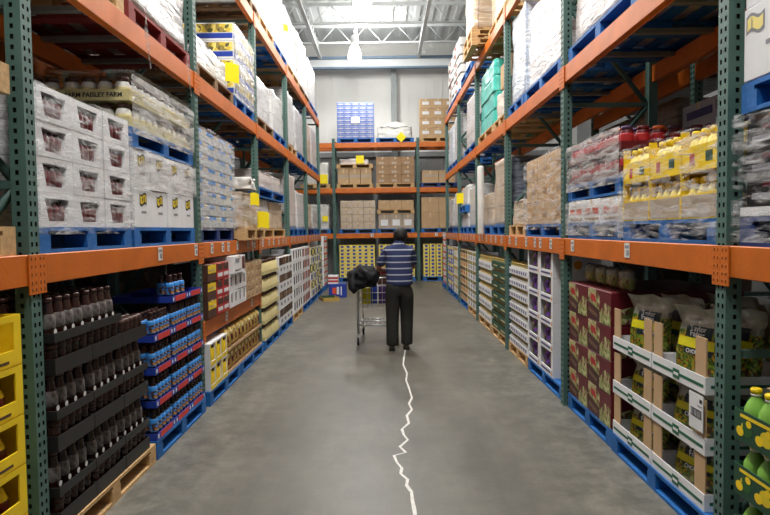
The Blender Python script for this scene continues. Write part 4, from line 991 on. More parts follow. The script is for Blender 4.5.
jars('R', 10.0, 11.28, 11, 5, .22, 'white_card', .13, jarp('sauce_jar', .048, .205, 'jar_pickle', 'cream_gold'), 'gold lidded sauce jar', 'white lettered tray', 'third right bay', panels=wl)
# -- farther bays
W7 = 'fourth bay, right rack'; W8 = 'last bay, right rack'
for (a, b, n, k, c) in ((11.46, 12.8, 'white and brown cartons', 'fourth', 'wood'), (12.83, 14.08, 'cream and red cartons', 'fourth', 'blue_paint'), (14.24, 15.5, 'white and green cartons', 'last', 'blue_paint'), (15.53, 16.84, 'blue cartons', 'last', 'blue_paint')):
    pal('R', a, b, 0, c, f'{"wooden" if c == "wood" else "blue"} pallet under the {n}, {k} right bay')
def two(k1, k2, k3, w, h): return carton(w, .4, h, k1, (('upper_band', -w/2+.01, w/2-.01, h*.6, h*.97, k2), ('label_panel', -w*.3, w*.2, h*.12, h*.5, k3)))
stack('R', 11.48, 12.78, .141, 6, 4, .185, two('white_card', 'jar_pickle', 'print_grey', .315, .182), 'white carton with tan band', W7)
stack('R', 12.85, 14.06, .141, 6, 4, .185, two('cream', 'maroon_brown', 'red_card', .295, .182), 'cream carton with dark red band', W7)
stack('R', 14.26, 15.48, .141, 5, 3, .225, two('white_card', 'cream_gold', 'mixed_print', .395, .222), 'white carton with printed label', W8)
stack('R', 15.55, 16.82, .141, 5, 3, .225, two('blue_card', 'yellow_pale', 'white_card', .41, .222), 'blue carton with pale top', W8)
# dark stock added behind the right rack to block light, packs on top
load('R', 4.7, 5.7, .01, .95, 'stock_dim', 'added dim stock of the rack behind the maroon cartons', d0=1.35, d=.7, grp='added dim loads behind, right')
load('R', 3.2, 4.6, .01, 1.2, 'stock_dim', 'added dim stock of the rack behind the salad trays', d0=1.35, d=.7, grp='added dim loads behind, right')
load('R', 6.2, 8.4, .01, 1.3, 'stock_dim', 'added dim stock behind the white display boxes', d0=1.35, d=.7, grp='added dim loads behind, right')
yp = carton(.30, .3, .09, 'jar_white', (('yellow_label', -.13, -.02, .02, .07, 'yellow_print'), ('yellow_label', .02, .13, .02, .07, 'yellow_print')))
for j in range(3): 
    spawn(yp, (WX('R', 1.36), 4.86+.31*j, .96), 0, f'white pack with yellow labels behind the maroon cartons, {["nearest", "middle", "farthest"][j]}', 'pack', 'white and yellow packs')

# ================================================================== RIGHT RACK, head-height beam
pal('R', 2.0, 2.98, LA, 'navy_paint', 'dark blue pallet under the black cases at the right edge')
bkc = carton(.45, .45, .13, 'black_card', (('red_print', -.2, .1, .085, .11, 'dark_red'), ('grey_print', -.18, .18, .03, .06, 'print_grey')))
stack('R', 2.06, 2.98, LA+.19, 3, 2, .133, bkc, 'black case with red print', 'behind film at the right edge', d0=.02)
for j in range(2): spawn(open_tray(.455, .94, .042, 'white_card'), (WX('R', .0), 2.29+.462*j, LA+.143), 0, f'white low tray under the black cases, {["nearer the camera", "beside the upright"][j]}', 'tray', 'white trays under black cases')
film('R', 1.995, 2.985, LA+.02, LA+.2+.42, -.012, .95, 'creased stretch film around the black cases at the right edge', 'film_thin', drape=.03)
pal('R', 2.02, 2.98, LA+.63, 'blue_paint', 'blue pallet on top of the black cases')
def flagc2():
    w = .46; p = {'name': 'carton', 'mesh': MB().box(0, .5, -w/2, w/2, 0, .34, 'white_card').mesh('carton', .005), 'kids': []}; m = MB()
    def flag(y0, y1, z0, z1, k, x): m.grid(lambda u, v: (x, y0+(y1-y0)*u, z0+(z1-z0)*v-.012*math.sin(u*6.28)), 8, 1, k)
    flag(.07, .21, .215, .30, 'print_grey', -.0012); flag(.08, .2, .23, .285, 'yellow_pale', -.002); flag(.16, .168, .23, .285, 'print_grey', -.0028)
    p['kids'] = [('flag_label', m.mesh('flag_label')), ('print_line', MB().box(-.0016, -.0004, -.08, .06, .135, .155, 'print_grey').mesh('print_line'))]; return p
f2 = flagc2()
stack('R', 2.04, 2.97, LA+.775, 2, 2, .343, f2, 'white carton with pale yellow label', 'topmost at the right edge')
# yellow bottles
pal('R', 3.165, 4.44, LA, 'blue_paint', 'blue pallet under the wrapped yellow bottles')
ylb = bottle('yellow_capped_bottle', [(.04, 0, 'yellow_pale'), (.045, .012, 'yellow_pale'), (.045, .12, 'yellow_pale'), (.03, .165, 'yellow_pale'), (.02, .182, 'yellow_pale'), (.019, .187, 'yellow_pale')], ('cap', [(.024, .188, 'yellow_cap'), (.024, .22, 'yellow_cap'), (.018, .226, 'yellow_cap')]), seg=12)
for i in range(2):
    z = LA+.141+.262*i
    for j in range(3):
        pnl = (('red_badge', .06, .11, .035, .1, 'red_card'), ('green_badge', -.13, -.06, .045, .1, 'dark_green_card')) if i else (('paper_cover', -.2, .2, .008, .13, 'kraft_grey'),)
        p = open_tray(.42, .55, .142, 'yellow_card', panels=pnl)
        spawn(p, (WX('R', .005), 3.375+.427*j, z), 0, lab('yellow tray of bottles', rowname(i, 2), colname(j, 3), 'blue pallet at head height'), 'tray', 'yellow bottle trays')
    for j in range(3): rank('R', 3.178+.427*j, 3.572+.427*j, z+.008, 4, ylb, 'yellow capped bottle in a yellow tray', f'{rowname(i, 2)}, head height', .062, nr=3, dd=.1, jit=.001)
    for q, (yy, nm) in enumerate(((3.160, 'near'), (4.437, 'far'))):
        pass
for (yy, nm) in ((3.155, 'near'), (3.582, 'second'), (4.009, 'third'), (4.432, 'far')):
    tag(link('corner_board', MB().box(.0, .05, -.003, .003, 0, .50, 'yellow_card').mesh('corner_board'), None, (WX('R', .0), yy+.001, LA+.142)), f'upright yellow card strip between bottle trays, {nm} one', 'card strip', 'yellow card strips')
film('R', 3.16, 4.44, LA+.02, LA+.141+.5, -.012, .95, 'creased stretch film around the yellow bottles', 'film_thin', drape=.04)
# maroon jars above white cartons
pal('R', 4.48, 5.77, LA, 'blue_paint', 'blue pallet under the white cartons with orange letters')
ow = carton(.42, .5, .19, 'white_card', (('orange_letters', -.17, -.03, .07, .12, 'red_orange'), ('orange_letters', .03, .15, .07, .12, 'red_orange'), ('brown_print', -.18, .16, .02, .04, 'kraft_dark')))
stack('R', 4.49, 5.76, LA+.141, 1, 3, .19, ow, 'white carton with orange letters', 'below the maroon jars')
film('R', 4.49, 5.76, LA+.03, LA+.141+.19, -.004, 1.0, 'milky film around the white cartons with orange letters', 'film_thick', drape=.05)
ZR = LA+.141+.2
pal('R', 4.48, 5.77, ZR, 'blue_paint', 'blue pallet between the white cartons and the maroon jars')
mj = [jarp('preserve_jar_'+k, .048, .165, 'maroon', 'red_card', l) for k, l in (('a', 'jar_orange'), ('b', 'jar_violet'), ('c', 'maroon'))]
for p in mj: p['name'] = 'preserve_jar'
for i in range(2):
    z = ZR+.142+.18*i
    for j in range(3):
        for q in range(1 if (i and j) else 2): spawn(open_tray(.42, .5, .06, 'maroon'), (WX('R', .005+.51*q), 4.70+.425*j, z), 0, lab('low maroon tray of jars', rowname(i, 2), colname(j, 3), 'above the orange lettered cartons', q), 'tray', 'maroon jar trays')
    for q in range(8):
        for j in range(12):
            if q > 3 and j > 3: continue
            c = (j*2+q+i) % 3
            spawn(mj[c], (WX('R', .067+.116*(q % 4)+.51*(q//4)), 4.49+.0555+.103*(j % 4)+.425*(j//4), z+.008), 0, f'{["orange", "violet", "maroon"][c]} lidded preserve jar, {rowname(i, 2)}, beyond the yellow bottles', 'jar', f'{["orange", "violet", "maroon"][c]} lidded jars, {rowname(i, 2)}')
film('R', 4.49, 5.76, ZR+.08, ZR+.141+.35, -.006, 1.0, 'cloudy film over the aisle side of the maroon jars', 'film_thick', drape=.03, near=False)
# second bay on
pal('R', 5.95, 7.5, LA, 'blue_paint', 'blue pallet under the tall brown wrapped cartons')
kc = carton(.5, .45, .247, 'kraft', (('print_block', -.15, .0, .08, .14, 'kraft_dark'),))
stack('R', 5.97, 7.48, LA+.141, 3, 3, .25, kc, 'brown kraft carton in film', 'second right bay, head height', dd=.46, d0=.01)
film('R', 5.945, 7.505, LA+.08, LA+.141+.75, -.004, .93, 'thin film around the tall brown cartons', 'film_thin', drape=.03)
pal('R', 7.55, 8.5, LA, 'wood', 'wooden pallet under the short tan load', d0=0)
load('R', 7.57, 8.48, LA+.141, 2.08, 'wrap_tan', 'short tan wrapped load between taller ones, second right bay', note=None)
for (a, b, z1, k, l, c) in ((8.72, 9.9, 2.75, 'wrap_slate', 'tall slate blue and brown wrapped cases, third right bay', 'blue_paint'), (9.95, 11.28, 2.3, 'wrap_tan', 'lower tan boxes in loose film, third right bay', 'blue_paint'), (11.5, 12.8, 2.55, 'wrap_white', 'white wrapped load at head height, fourth right bay', 'blue_paint'), (14.25, 15.5, 2.6, 'wrap_white', 'white sacks at head height, last right bay', 'blue_paint'), (15.55, 16.84, 2.5, 'wrap_grey', 'greyish sacks at head height, end of right rack', 'navy_paint')):
    pal('R', a, b, LA, c, 'pallet under the '+l); o = load('R', a+.02, b-.02, LA+.141, z1, k if k != 'wrap_slate' else 'wrap_tan', l)
    if k == 'wrap_slate':
        link('slate_side', lumpy_box(.012, .86, .95, 'wrap_slate', 3, .004), o, (.04, -(b-a)/2-.0, .02))
pal('R', 12.85, 14.07, LA, 'blue_paint', 'pallet under the low load with the yellow bag')
load('R', 12.87, 14.05, LA+.141, 2.05, 'wrap_grey', 'low grey load under the small blue pallet, fourth right bay')
pal('R', 12.95, 13.95, 2.06, 'blue_paint', 'small blue pallet under the yellow bag, fourth right bay', d0=-.02, d=.8)
load('R', 12.97, 13.93, 2.205, 2.62, 'sack_white', 'white and yellow bag on the small blue pallet', dome=.1, d=.7, note=[(13.3, 2.36, .18)], cat='bag', name='sack')
tag(link('paper_roll', MB().lathe([(.055, 0, 'jar_white'), (.06, .02, 'jar_white'), (.06, 1.12, 'jar_white'), (.05, 1.16, 'sack_white'), (.03, 1.17, 'sack_white')], seg=14).mesh('paper_roll'), None, (WX('R', -.068), 10.55, LA+.002)), 'tall white roll standing in front of the tan boxes, third right bay', 'roll')

# ================================================================== RIGHT RACK, second level and top
for (a, b, z1, k, l, c, dm) in ((3.2, 4.15, 4.3, 'wrap_white', 'white wrapped load over the yellow bottles, cut by the top edge', 'old_wood', 0), (4.2, 5.76, 4.4, 'wrap_pink', 'large white wrapped load on blue pallet, first right bay', 'blue_paint', 0), (6.0, 7.55, 4.26, 'wrap_pink', 'pale pinkish wrapped load, second level, second right bay', 'blue_paint', .06), (7.62, 8.52, 4.5, 'wrap_clear', 'tall load in shiny bluish film, second right bay', 'blue_paint', 0), (8.74, 9.66, 3.75, 'wrap_tan', 'low tan load next to the turquoise one', 'wood', .05), (9.72, 11.25, 4.4, 'teal_film', 'turquoise wrapped load of four layers, third right bay', 'wood', 0), (11.5, 13.2, 4.35, 'wrap_pink', 'pale brown wrapped load, second level, fourth right bay', 'blue_paint', 0), (14.25, 15.5, 4.4, 'wrap_white', 'white and yellow sacks, second level, last right bay', 'blue_paint', 0), (15.55, 16.84, 4.35, 'wrap_clear', 'pale sacks second level, end of right rack', 'blue_paint', 0)):
    pal('R', a, b, LB, c, 'pallet under the '+l)
    if k == 'teal_film':
        for i in range(4): load('R', a+.02+.01*i, b-.02-.01*i, LB+.141+.262*i, LB+.141+.262*(i+1)-.004, k, f'turquoise film-wrapped layer, {rowname(i, 4)} of four, third right bay', amp=.012, taper=.02, d0=.02+.012*(i % 2), grp='turquoise layers')
    else: load('R', a+.02, b-.02, LB+.141, z1, k, l, dome=dm)
spawn(carton(.8, .5, .35, 'kraft'), (WX('R', .1), 9.2, 3.83), 0, 'brown carton on the low tan load beside the turquoise one', 'carton')
spawn(carton(.42, .5, .6, 'blue_card', (('gold_print', -.15, .15, .2, .35, 'orange_dot'),)), (WX('R', .29), 7.25, 4.33), 0, 'dark blue carton on the pale pinkish load, second right bay', 'carton')
pal('R', 8.75, 10.1, LC, 'wood', 'pallet under the tan load nearest on the right top level')
load('R', 8.77, 10.08, LC+.141, 5.9, 'wrap_kraft', 'tan wrapped load nearest on the top level, right')
pal('R', 10.25, 11.3, LC, 'wood', 'lower of two empty wooden pallets jutting over the aisle', d0=-.25, d=1.15)
pal('R', 10.25, 11.3, LC+.143, 'wood', 'upper wooden pallet under the brown load jutting over the aisle', d0=-.25, d=1.15)
load('R', 10.27, 11.28, LC+.286, 6.2, 'wrap_kraft', 'brown wrapped load jutting over the aisle, right top level', d0=-.23, d=1.1)
pal('R', 11.7, 13.3, LC, 'blue_paint', 'blue pallet on the right top level beyond the jutting load', d0=-.05)
load('R', 11.72, 13.28, LC+.141, 5.5, 'wrap_white', 'white load beyond the jutting brown load, right top level')
pal('R', 14.0, 16.8, LC, 'blue_paint', 'blue pallet under the stacked white and red sacks', d0=0)
sk = {'name': 'sack', 'mesh': lumpy_box(1.3, .9, .186, 'sack_white', 11, .012, .02, .0), 'kids': [('red_print', MB().box(-.005, .03, -.14, .12, .07, .1, 'red_card').mesh('red_print'))]}
for i in range(6):
    for j in range(2): spawn(sk, (WX('R', .02+random.uniform(-.02, .02)), 14.72+1.36*j, LC+.142+.2*i), random.uniform(-.02, .02), lab('white sack with red print', rowname(i, 6), ['near column', 'far column'][j], 'right top level'), 'sack', 'white sacks on the right top level')
# more dark loads added in the rack behind the right one, blocking light
for (a, b, z0, z1, k, l) in ((4.0, 5.74, LA+.002, 2.45, 'wrap_dim', 'added dim brown load behind the yellow bottles'), (6.2, 8.4, LA+.002, 3.0, 'wrap_dim', 'added dim brown load behind the tall brown cartons'), (3.5, 5.6, LB+.002, 5.2, 'wrap_dim', 'added dim load of the rack behind, second level, first bay'), (6.2, 8.4, LB+.002, 5.2, 'wrap_dim', 'added dim load of the rack behind, second level, second bay')):
    load('R', a, b, z0, z1, k, l, d0=1.2 if z1 != 2.45 else 1.02, d=.8, grp='added dim loads behind, right', amp=.01)
gc = carton(.565, .5, .335, 'grey_card', (('purple_word', -.24, .2, .2, .27, 'print_purple'), ('purple_symbol', -.22, -.13, .04, .12, 'print_purple')))
for j in range(3): spawn(gc, (WX('R', 1.05), 4.31+.575*j, 2.452), 0, f'grey carton with purple lettering on the dim load behind, {["nearest", "middle", "farthest"][j]}', 'carton', 'grey cartons behind')
# ================================================================== END RACK
def bpal(x0, x1, z, c, l): return pallet(BY+.0, BY+1.0, x0, x1, z, c, l, 'B')
def bspawn(p, x, z, l, cat, grp=None, dy=0): return spawn(p, (x, BY+.02+dy, z), PI/2, l, cat, grp)
def bload(x0, x1, z0, z1, k, l, dome=0, cat='wrapped load', note=None, amp=.02):
    o = tag(link('wrapped_load', lumpy_box(x1-x0, .95, z1-z0, k, random.random()*50, amp, .03, dome), None, ((x0+x1)/2, BY+.03, z0), (0, 0, PI/2)), l, cat, 'wrapped loads of the end rack')
    for (x, z, s) in note or (): link('delivery_note', MB().box(-.04, -.03, -s/2, s/2, -s*.5, s*.5, 'yellow_sign').mesh('delivery_note'), o, (0, -(x-(x0+x1)/2), z-z0))
    return o
# local y of an item turned to face the camera runs along -x
def bstack(x0, x1, z, nr, nc, h, proto, look, where, nd=1, dd=.4, cat='carton', skip=None):
    w = (x1-x0)/nc
    for i in range(nr):
        for j in range(nc):
            for q in range(nd):
                if skip and skip(i, j): continue
                bspawn(proto, x0+w*(j+.5), z+h*i, lab(look, rowname(i, nr), 'left end' if j == 0 else 'right end' if j == nc-1 else f'{COL[j]} from the left', where, q), cat, f'{look}, {where}', q*dd+random.uniform(0, .008))
z3, z2, z1 = 4.57, 3.09, 1.60
bpal(-1.52, -.30, z3, 'blue_paint', 'blue pallet under the blue and white packs on the end rack')
bw = carton(.24, .4, .128, 'wrap_blue', (('white_panel', -.085, .085, .045, .088, 'grey_card'),), bev=.006, tape=None)
bstack(-1.52, -.30, z3+.141, 9, 5, .131, bw, 'blue and white pack', 'top of the end rack', nd=1, dd=.41, cat='pack')
pk_ = min((o for o in C.objects if o.get('category') == 'pack' and o.location.y < BY+.03 and o.location.y > BY), key=lambda o: abs(o.location.x+.92)+abs(o.location.z-5.23))
link('paper_note', MB().box(-.016, -.013, -.14, .14, -.03, .17, 'white_card').mesh('paper_note'), pk_)
bpal(-.24, 1.0, z3, 'blue_paint', 'blue pallet under the white bundle with the yellow diamond sign')
bload(-.22, .98, z3+.141, 5.12, 'sack_white', 'white bundle peaked in the middle, yellow diamond sign, end rack', dome=.24, amp=.05)
dm = MB(); dm.face([(0, -.012, -.17), (.17, -.012, 0), (0, -.012, .17), (-.17, -.012, 0)], 'yellow_sign'); dm.face([(0, -.004, -.17), (-.17, -.004, 0), (0, -.004, .17), (.17, -.004, 0)], 'yellow_sign')
tag(link('diamond_sign', dm.mesh('diamond_sign'), None, (.58, BY-.012, z3+.16)), 'yellow diamond sign hanging in front of the white bundle', 'sign')
bpal(1.2, 2.4, z3, 'wood', 'wooden pallet under the tall tan cartons on the end rack')
tk = carton(.40, .42, .31, 'kraft', (('white_label', -.1, .12, .12, .22, 'white_card'),))
bstack(1.2, 2.4, z3+.141, 4, 3, .315, tk, 'tall tan carton', 'top of the end rack', nd=1, dd=.43)
# middle level
bpal(-1.55, -.36, z2, 'wood', 'wooden pallet under the mixed cartons, end rack middle level')
bstack(-1.52, -.4, z2+.141, 1, 3, .5, carton(.36, .4, .5, 'kraft', (('film_band', -.17, .17, .2, .3, 'kraft_grey'),)), 'brown carton below the upper wooden pallet', 'end rack', nd=1, dd=.41)
bpal(-1.55, -.36, z2+.645, 'wood', 'wooden pallet lying on the mixed cartons, end rack')
bload(-1.5, -.45, z2+.79, 4.05, 'wrap_pink', 'crumpled film heap with yellow sign on the upper wooden pallet', dome=.1, note=[(-.78, 4.02, .26)], amp=.05)
bpal(-.26, 1.0, z2, 'wood', 'wooden pallet under the nine brown cartons, end rack')
bstack(-.25, 1.0, z2+.141, 3, 3, .29, carton(.41, .42, .285, 'kraft_dark', (('pale_label', -.05, .12, .05, .13, 'kraft_grey'),)), 'brown carton in the three-high stack', 'end rack middle level', nd=1, dd=.43)
bpal(1.2, 2.4, z2, 'navy_paint', 'dark pallet under the low tan carton load, end rack')
bstack(1.25, 2.35, z2+.141, 1, 2, .42, carton(.53, .42, .4, 'kraft', (('film_band', -.25, .25, .2, .27, 'kraft_grey'),)), 'tan carton on the dark pallet', 'end rack middle level', nd=1, dd=.43)
# lower level
bpal(-1.5, -.3, z1, 'blue_paint', 'blue pallet under the pale wrapped cartons, end rack lower level')
bstack(-1.45, -.3, z1+.141, 4, 3, .235, carton(.375, .42, .23, 'wrap_kraft'), 'pale kraft carton in film', 'end rack lower level', nd=1, dd=.43)
bpal(-.24, .99, z1, 'blue_paint', 'blue pallet under the tan wrapped cartons behind the man')
bstack(-.2, .97, z1+.141, 1, 3, .48, carton(.38, .42, .475, 'kraft_grey', (('pale_patch', -.12, .12, .1, .3, 'white_card'),)), 'greyish carton with white patch', 'behind the man', nd=1, dd=.43)
bpal(-.24, .99, z1+.63, 'wood', 'wooden pallet on the greyish cartons behind the man')
bstack(-.2, .97, z1+.775, 1, 3, .3, carton(.38, .42, .3, 'kraft', ()), 'brown carton on the upper pallet', 'behind the man', nd=1, dd=.43)
bpal(1.2, 2.4, z1, 'blue_paint', 'blue pallet under the big plain cartons, end rack')
bstack(1.22, 2.38, z1+.141, 2, 2, .51, carton(.57, .42, .505, 'kraft', ()), 'big plain brown carton', 'end rack lower level', nd=1, dd=.43)
# ground: yellow cases with blue labels
yc = carton(.19, .4, .117, 'cream_gold', (('blue_label', -.045, .045, .025, .09, 'blue_card'), ('yellow_band', -.094, .094, .095, .115, 'yellow_card')), tape=None)
yc['mesh'].materials[0] = M['yellow_pale']
for (x0, x1, nc, w, l) in ((-1.52, -.32, 6, 'end rack by the jacket', 'blue pallet under the yellow cases by the jacket'), (-.22, 1.0, 6, 'end rack behind the man', 'blue pallet under the yellow cases behind the man'), (1.25, 2.35, 5, 'end rack right bay', 'blue pallet under the yellow cases, right bay of the end rack')):
    bpal(x0, x1, 0, 'blue_paint', l)
    bstack(x0+.01, x1-.01, .141, 9, nc, .12, yc, 'yellow case with blue label', w, cat='case')
# goods of the outer left bay that show past the rack end
bpal(-2.75, -1.78, z1, 'blue_paint', 'blue pallet under the white sacks of the outer left bay')
bload(-2.7, -1.8, z1+.141, 2.6, 'sack_white', 'white sacks with small yellow sign at the far rack end', note=[(-1.95, 2.1, .18)], amp=.05)
bpal(-2.75, -1.78, z2, 'wood', 'wooden pallet under the white bundle of the outer left bay')
bload(-2.7, -1.8, z2+.141, 4.0, 'sack_white', 'white bundle with yellow sign, outer left bay', note=[(-2.0, 3.4, .3)], amp=.05)

# ================================================================== SHOPPING CART
ct = tag(link('shopping_cart', None, None, (-.12, 9.02, 0)), 'chrome shopping cart pushed by the man in the striped polo shirt', 'shopping cart')
cw, cl = .29, .95
def part(n, mb, par=ct, loc=(0, 0, 0)): return link(n, mb.mesh(n), par, loc)
fr = MB()
for s in (-1, 1):
    fr.tube([(s*cw, 0, .16), (s*cw, .0, 1.0), (s*cw, -.07, 1.08)], .02, 'chrome')
    fr.tube([(s*cw, .0, .30), (s*cw*.85, cl, .26)], .014, 'chrome'); fr.tube([(s*cw*.85, cl, .26), (s*cw*.85, cl-.05, .55)], .013, 'chrome')
    fr.tube([(s*cw, 0, .16), (s*cw*.85, cl, .16)], .014, 'chrome')
    fr.tube([(s*cw*.85, cl, .16), (s*cw*.85, cl, .3)], .013, 'chrome')
fr.tube([(-cw, 0, .3), (cw, 0, .3)], .012, 'chrome'); fr.tube([(-cw*.85, cl, .26), (cw*.85, cl, .26)], .012, 'chrome'); fr.tube([(-cw, 0, .36), (cw, 0, .36)], .010, 'chrome')
part('frame', fr)
bk = MB(); zb, zt = .56, 1.0
def q(x, y, z): return (x*(1-.12*y/cl), y, z+(.06*y/cl if z < .7 else -.02*y/cl))
for i in range(9):
    t = -1+2*i/8; bk.tube([q(t*cw, 0, zt), q(t*cw, 0, zb), q(t*cw, cl, zb), q(t*cw, cl, zt)], .004, 'chrome', 5)
for i in range(13):
    y = cl*i/12; bk.tube([q(-cw, y, zt), q(-cw, y, zb), q(cw, y, zb), q(cw, y, zt)], .004, 'chrome', 5)
for z in (zb, .67, .78, .89, zt): bk.tube([q(-cw, 0, z), q(-cw, cl, z), q(cw, cl, z), q(cw, 0, z), q(-cw, 0, z)], .005 if z < zt else .009, 'chrome', 6)
part('wire_basket', bk)
hd = MB().tube([(-cw-.01, -.08, 1.085), (cw+.01, -.08, 1.085)], .02, 'red_card', 10); part('handle', hd)
lt = MB()
for i in range(9): lt.tube([(-cw+2*cw*i/8, .0, .3), ((-cw+2*cw*i/8)*.85, cl, .26)], .004, 'chrome', 5)
part('bottom_rack', lt)
for (x, y) in ((-cw, 0), (cw, 0), (-cw*.85, cl), (cw*.85, cl)):
    c = part('caster', MB().box(-.022, .022, -.02, .02, .08, .17, 'chrome').box(-.024, -.016, -.025, .025, .05, .1, 'chrome').box(.016, .024, -.025, .025, .05, .1, 'chrome'), ct, (x, y, 0))
    w_ = MB().lathe([(.06, -.014, 'rubber'), (.063, 0, 'rubber'), (.06, .014, 'rubber')], seg=16)
    w_.v = [(z, y2, x2+.063) for x2, y2, z in w_.v]; link('wheel', w_.mesh('wheel'), c)
for (x, y, w, d_, h, k, l) in ((-.325, 9.25, .13, .3, .24, 'yellow_green', 'yellow green carton in the cart basket'), (-.187, 9.3, .10, .3, .27, 'blue_card', 'blue carton in the cart basket'), (-.05, 9.3, .12, .32, .25, 'purple', 'purple carton in the cart basket'), (.075, 9.28, .08, .28, .22, 'teal_film', 'turquoise carton in the cart basket')):
    tag(link('carton', MB().box(-w/2, w/2, -d_/2, d_/2, 0, h, k).mesh('carton', .004), None, (x*.9+.0, y, .605)), l, 'carton')
tag(link('carton', MB().box(-.15, .15, -.14, .14, 0, .24, 'brown_card').mesh('carton', .004), None, (-.1, 9.3, .885)), 'dark brown carton on top of the other goods in the cart', 'carton')
# black jacket over the cart's corner
jb = bmesh.new(); bmesh.ops.create_icosphere(jb, subdivisions=4, radius=1)
for v in jb.verts:
    p = v.co.copy()
    x, y, z = p.x*.235, p.y*.17, p.z*.165
    x += .05*p.z; z += -.04*p.x*(1 if p.x < 0 else .4)-.03*abs(p.x)**2
    n = noise.noise(Vector((p.x*2.2, p.y*2.2, p.z*2.2+4)))*.035+.022*math.sin(p.x*7+p.z*5+2*noise.noise(p*2))*(.4+.6*abs(p.z))*.8
    nn = p.normalized(); v.co = Vector((x, y, z))+nn*n
jm = bpy.data.meshes.new('jacket'); jb.to_mesh(jm); jb.free(); jm.materials.append(M['jacket'])
for f in jm.polygons: f.use_smooth = True
jk = tag(link('jacket', jm, None, (-.32, 8.86, 1.03)), 'black puffed jacket slung over the handle of the shopping cart', 'jacket')
slv = MB().tube([(-.1, -.14, .05), (-.16, -.19, -.04), (-.15, -.2, -.14), (-.1, -.19, -.2)], [.05, .06, .055, .045], 'jacket', 10); link('sleeve', slv.mesh('sleeve'), jk)
hoodm = MB().tube([(.0, -.16, .1), (.07, -.19, .06), (.1, -.19, -.02), (.06, -.2, -.1)], [.03, .04, .04, .03], 'jacket', 10); link('hood', hoodm.mesh('hood'), jk)

# ================================================================== THE MAN
def skin(name, chains, mats_, sub=2, smooth=True):
    """chains: (points with radii, index of the joint they grow from); one continuous surface from a skeleton"""
    me = bpy.data.meshes.new(name); vs, es, rs = [], [], []
    names = {}
    for ch in chains:
        prev = names.get(ch[0])
        for (nm, p, r) in ch[1]:
            vs.append(p); rs.append(r); i = len(vs)-1
            if nm: names[nm] = i
            if prev is not None: es.append((prev, i))
            prev = i
    me.from_pydata(vs, es, []); o = bpy.data.objects.new(name, me); C.objects.link(o)
    sk_ = o.modifiers.new('skin', 'SKIN'); sk_.use_smooth_shade = True
    for i, d_ in enumerate(me.skin_vertices[0].data):
        r = rs[i]; d_.radius = r if isinstance(r, tuple) else (r, r); d_.use_root = (i == 0)
    ss = o.modifiers.new('sub', 'SUBSURF'); ss.levels = sub; ss.render_levels = sub
    dg = bpy.context.evaluated_depsgraph_get(); dg.update()
    m2 = bpy.data.meshes.new_from_object(o.evaluated_get(dg)); bpy.data.objects.remove(o); bpy.data.meshes.remove(me)
    m2.name = name; m2.materials.clear()
    for k in mats_: m2.materials.append(M[k])
    for f in m2.polygons: f.use_smooth = True
    return m2
PX, PY = .20, 8.62
man = tag(link('person', None, None, (PX, PY, 0)), 'person in a navy striped polo and dark trousers pushing a shopping cart', 'person')
hipL, hipR = (-.10, 0, .93), (.10, 0, .93)
body = [(None, [('pelvis', (0, .0, .97), (.13, .10)), ('waist', (-.005, .02, 1.10), (.125, .095)), ('chest', (-.01, .06, 1.30), (.15, .105)), ('upper', (-.01, .08, 1.42), (.12, .085)), ('neck', (.0, .105, 1.51), .052), ('neck2', (.015, .125, 1.545), .05), ('head', (.022, .14, 1.60), (.068, .078)), ('crown', (.024, .145, 1.665), (.058, .068))]),
    ('pelvis', [('hl', (-.095, .0, .90), .088), ('kl', (-.105, .03, .50), .057), ('al', (-.115, -.02, .10), .04), (None, (-.115, .06, .05), .035), (None, (-.12, .15, .035), .026)]),
    ('pelvis', [('hr', (.095, .0, .90), .088), ('kr', (.095, .10, .51), .057), ('ar', (.085, .06, .10), .04), (None, (.09, .14, .05), .035), (None, (.095, .23, .035), .026)]),
    ('upper', [('sl', (-.16, .08, 1.405), .055), ('ul', (-.245, .10, 1.27), .045), ('el', (-.30, .135, 1.14), .038), ('wl', (-.20, .305, 1.11), .027), (None, (-.19, .335, 1.108), (.03, .018))]),
    ('upper', [('sr', (.15, .08, 1.405), .055), ('ur', (.20, .13, 1.28), .045), ('er', (.205, .22, 1.16), .038), ('wr', (.085, .30, 1.11), .027), (None, (.07, .335, 1.108), (.03, .018))])]
bm_ = skin('body', body, ['skin']); link('body', bm_, man)
# five fingers on each hand, closed over the handle
for s, cx in ((-1, -.19), (1, .07)):
    fm = MB()
    for i, (L_, r) in enumerate(((.072, .009), (.08, .0095), (.075, .009), (.06, .008))):
        x = cx+s*(.03-.02*i)
        fm.tube([(x, .315, 1.112), (x, .345, 1.126), (x, .345+L_*.3, 1.116), (x, .345+L_*.38, 1.088), (x, .345+L_*.15, 1.066)], [r, r, r*.95, r*.9, r*.7], 'skin', 7)
    fm.tube([(cx-s*.03, .31, 1.10), (cx-s*.045, .33, 1.09), (cx-s*.04, .345, 1.072), (cx-s*.03, .36, 1.062)], [.011, .011, .01, .008], 'skin', 7)
    link('hand', fm.mesh('hand'), man)
shirt = [(None, [('hem', (0, .0, .90), (.205, .16)), ('hem2', (0, .0, .96), (.205, .16)), ('waist', (-.005, .02, 1.10), (.20, .15)), ('chest', (-.01, .06, 1.30), (.215, .145)), ('upper', (-.01, .08, 1.425), (.15, .115)), ('neck', (.0, .10, 1.50), (.07, .07)), (None, (.0, .103, 1.515), (.066, .066))]),
    ('upper', [('sl', (-.165, .08, 1.40), .078), ('ul', (-.245, .10, 1.27), .072), (None, (-.285, .12, 1.18), .070)]),
    ('upper', [('sr', (.155, .08, 1.40), .078), ('ur', (.20, .13, 1.28), .072), (None, (.205, .18, 1.20), .070)])]
link('polo_shirt', skin('polo_shirt', shirt, ['polo']), man)
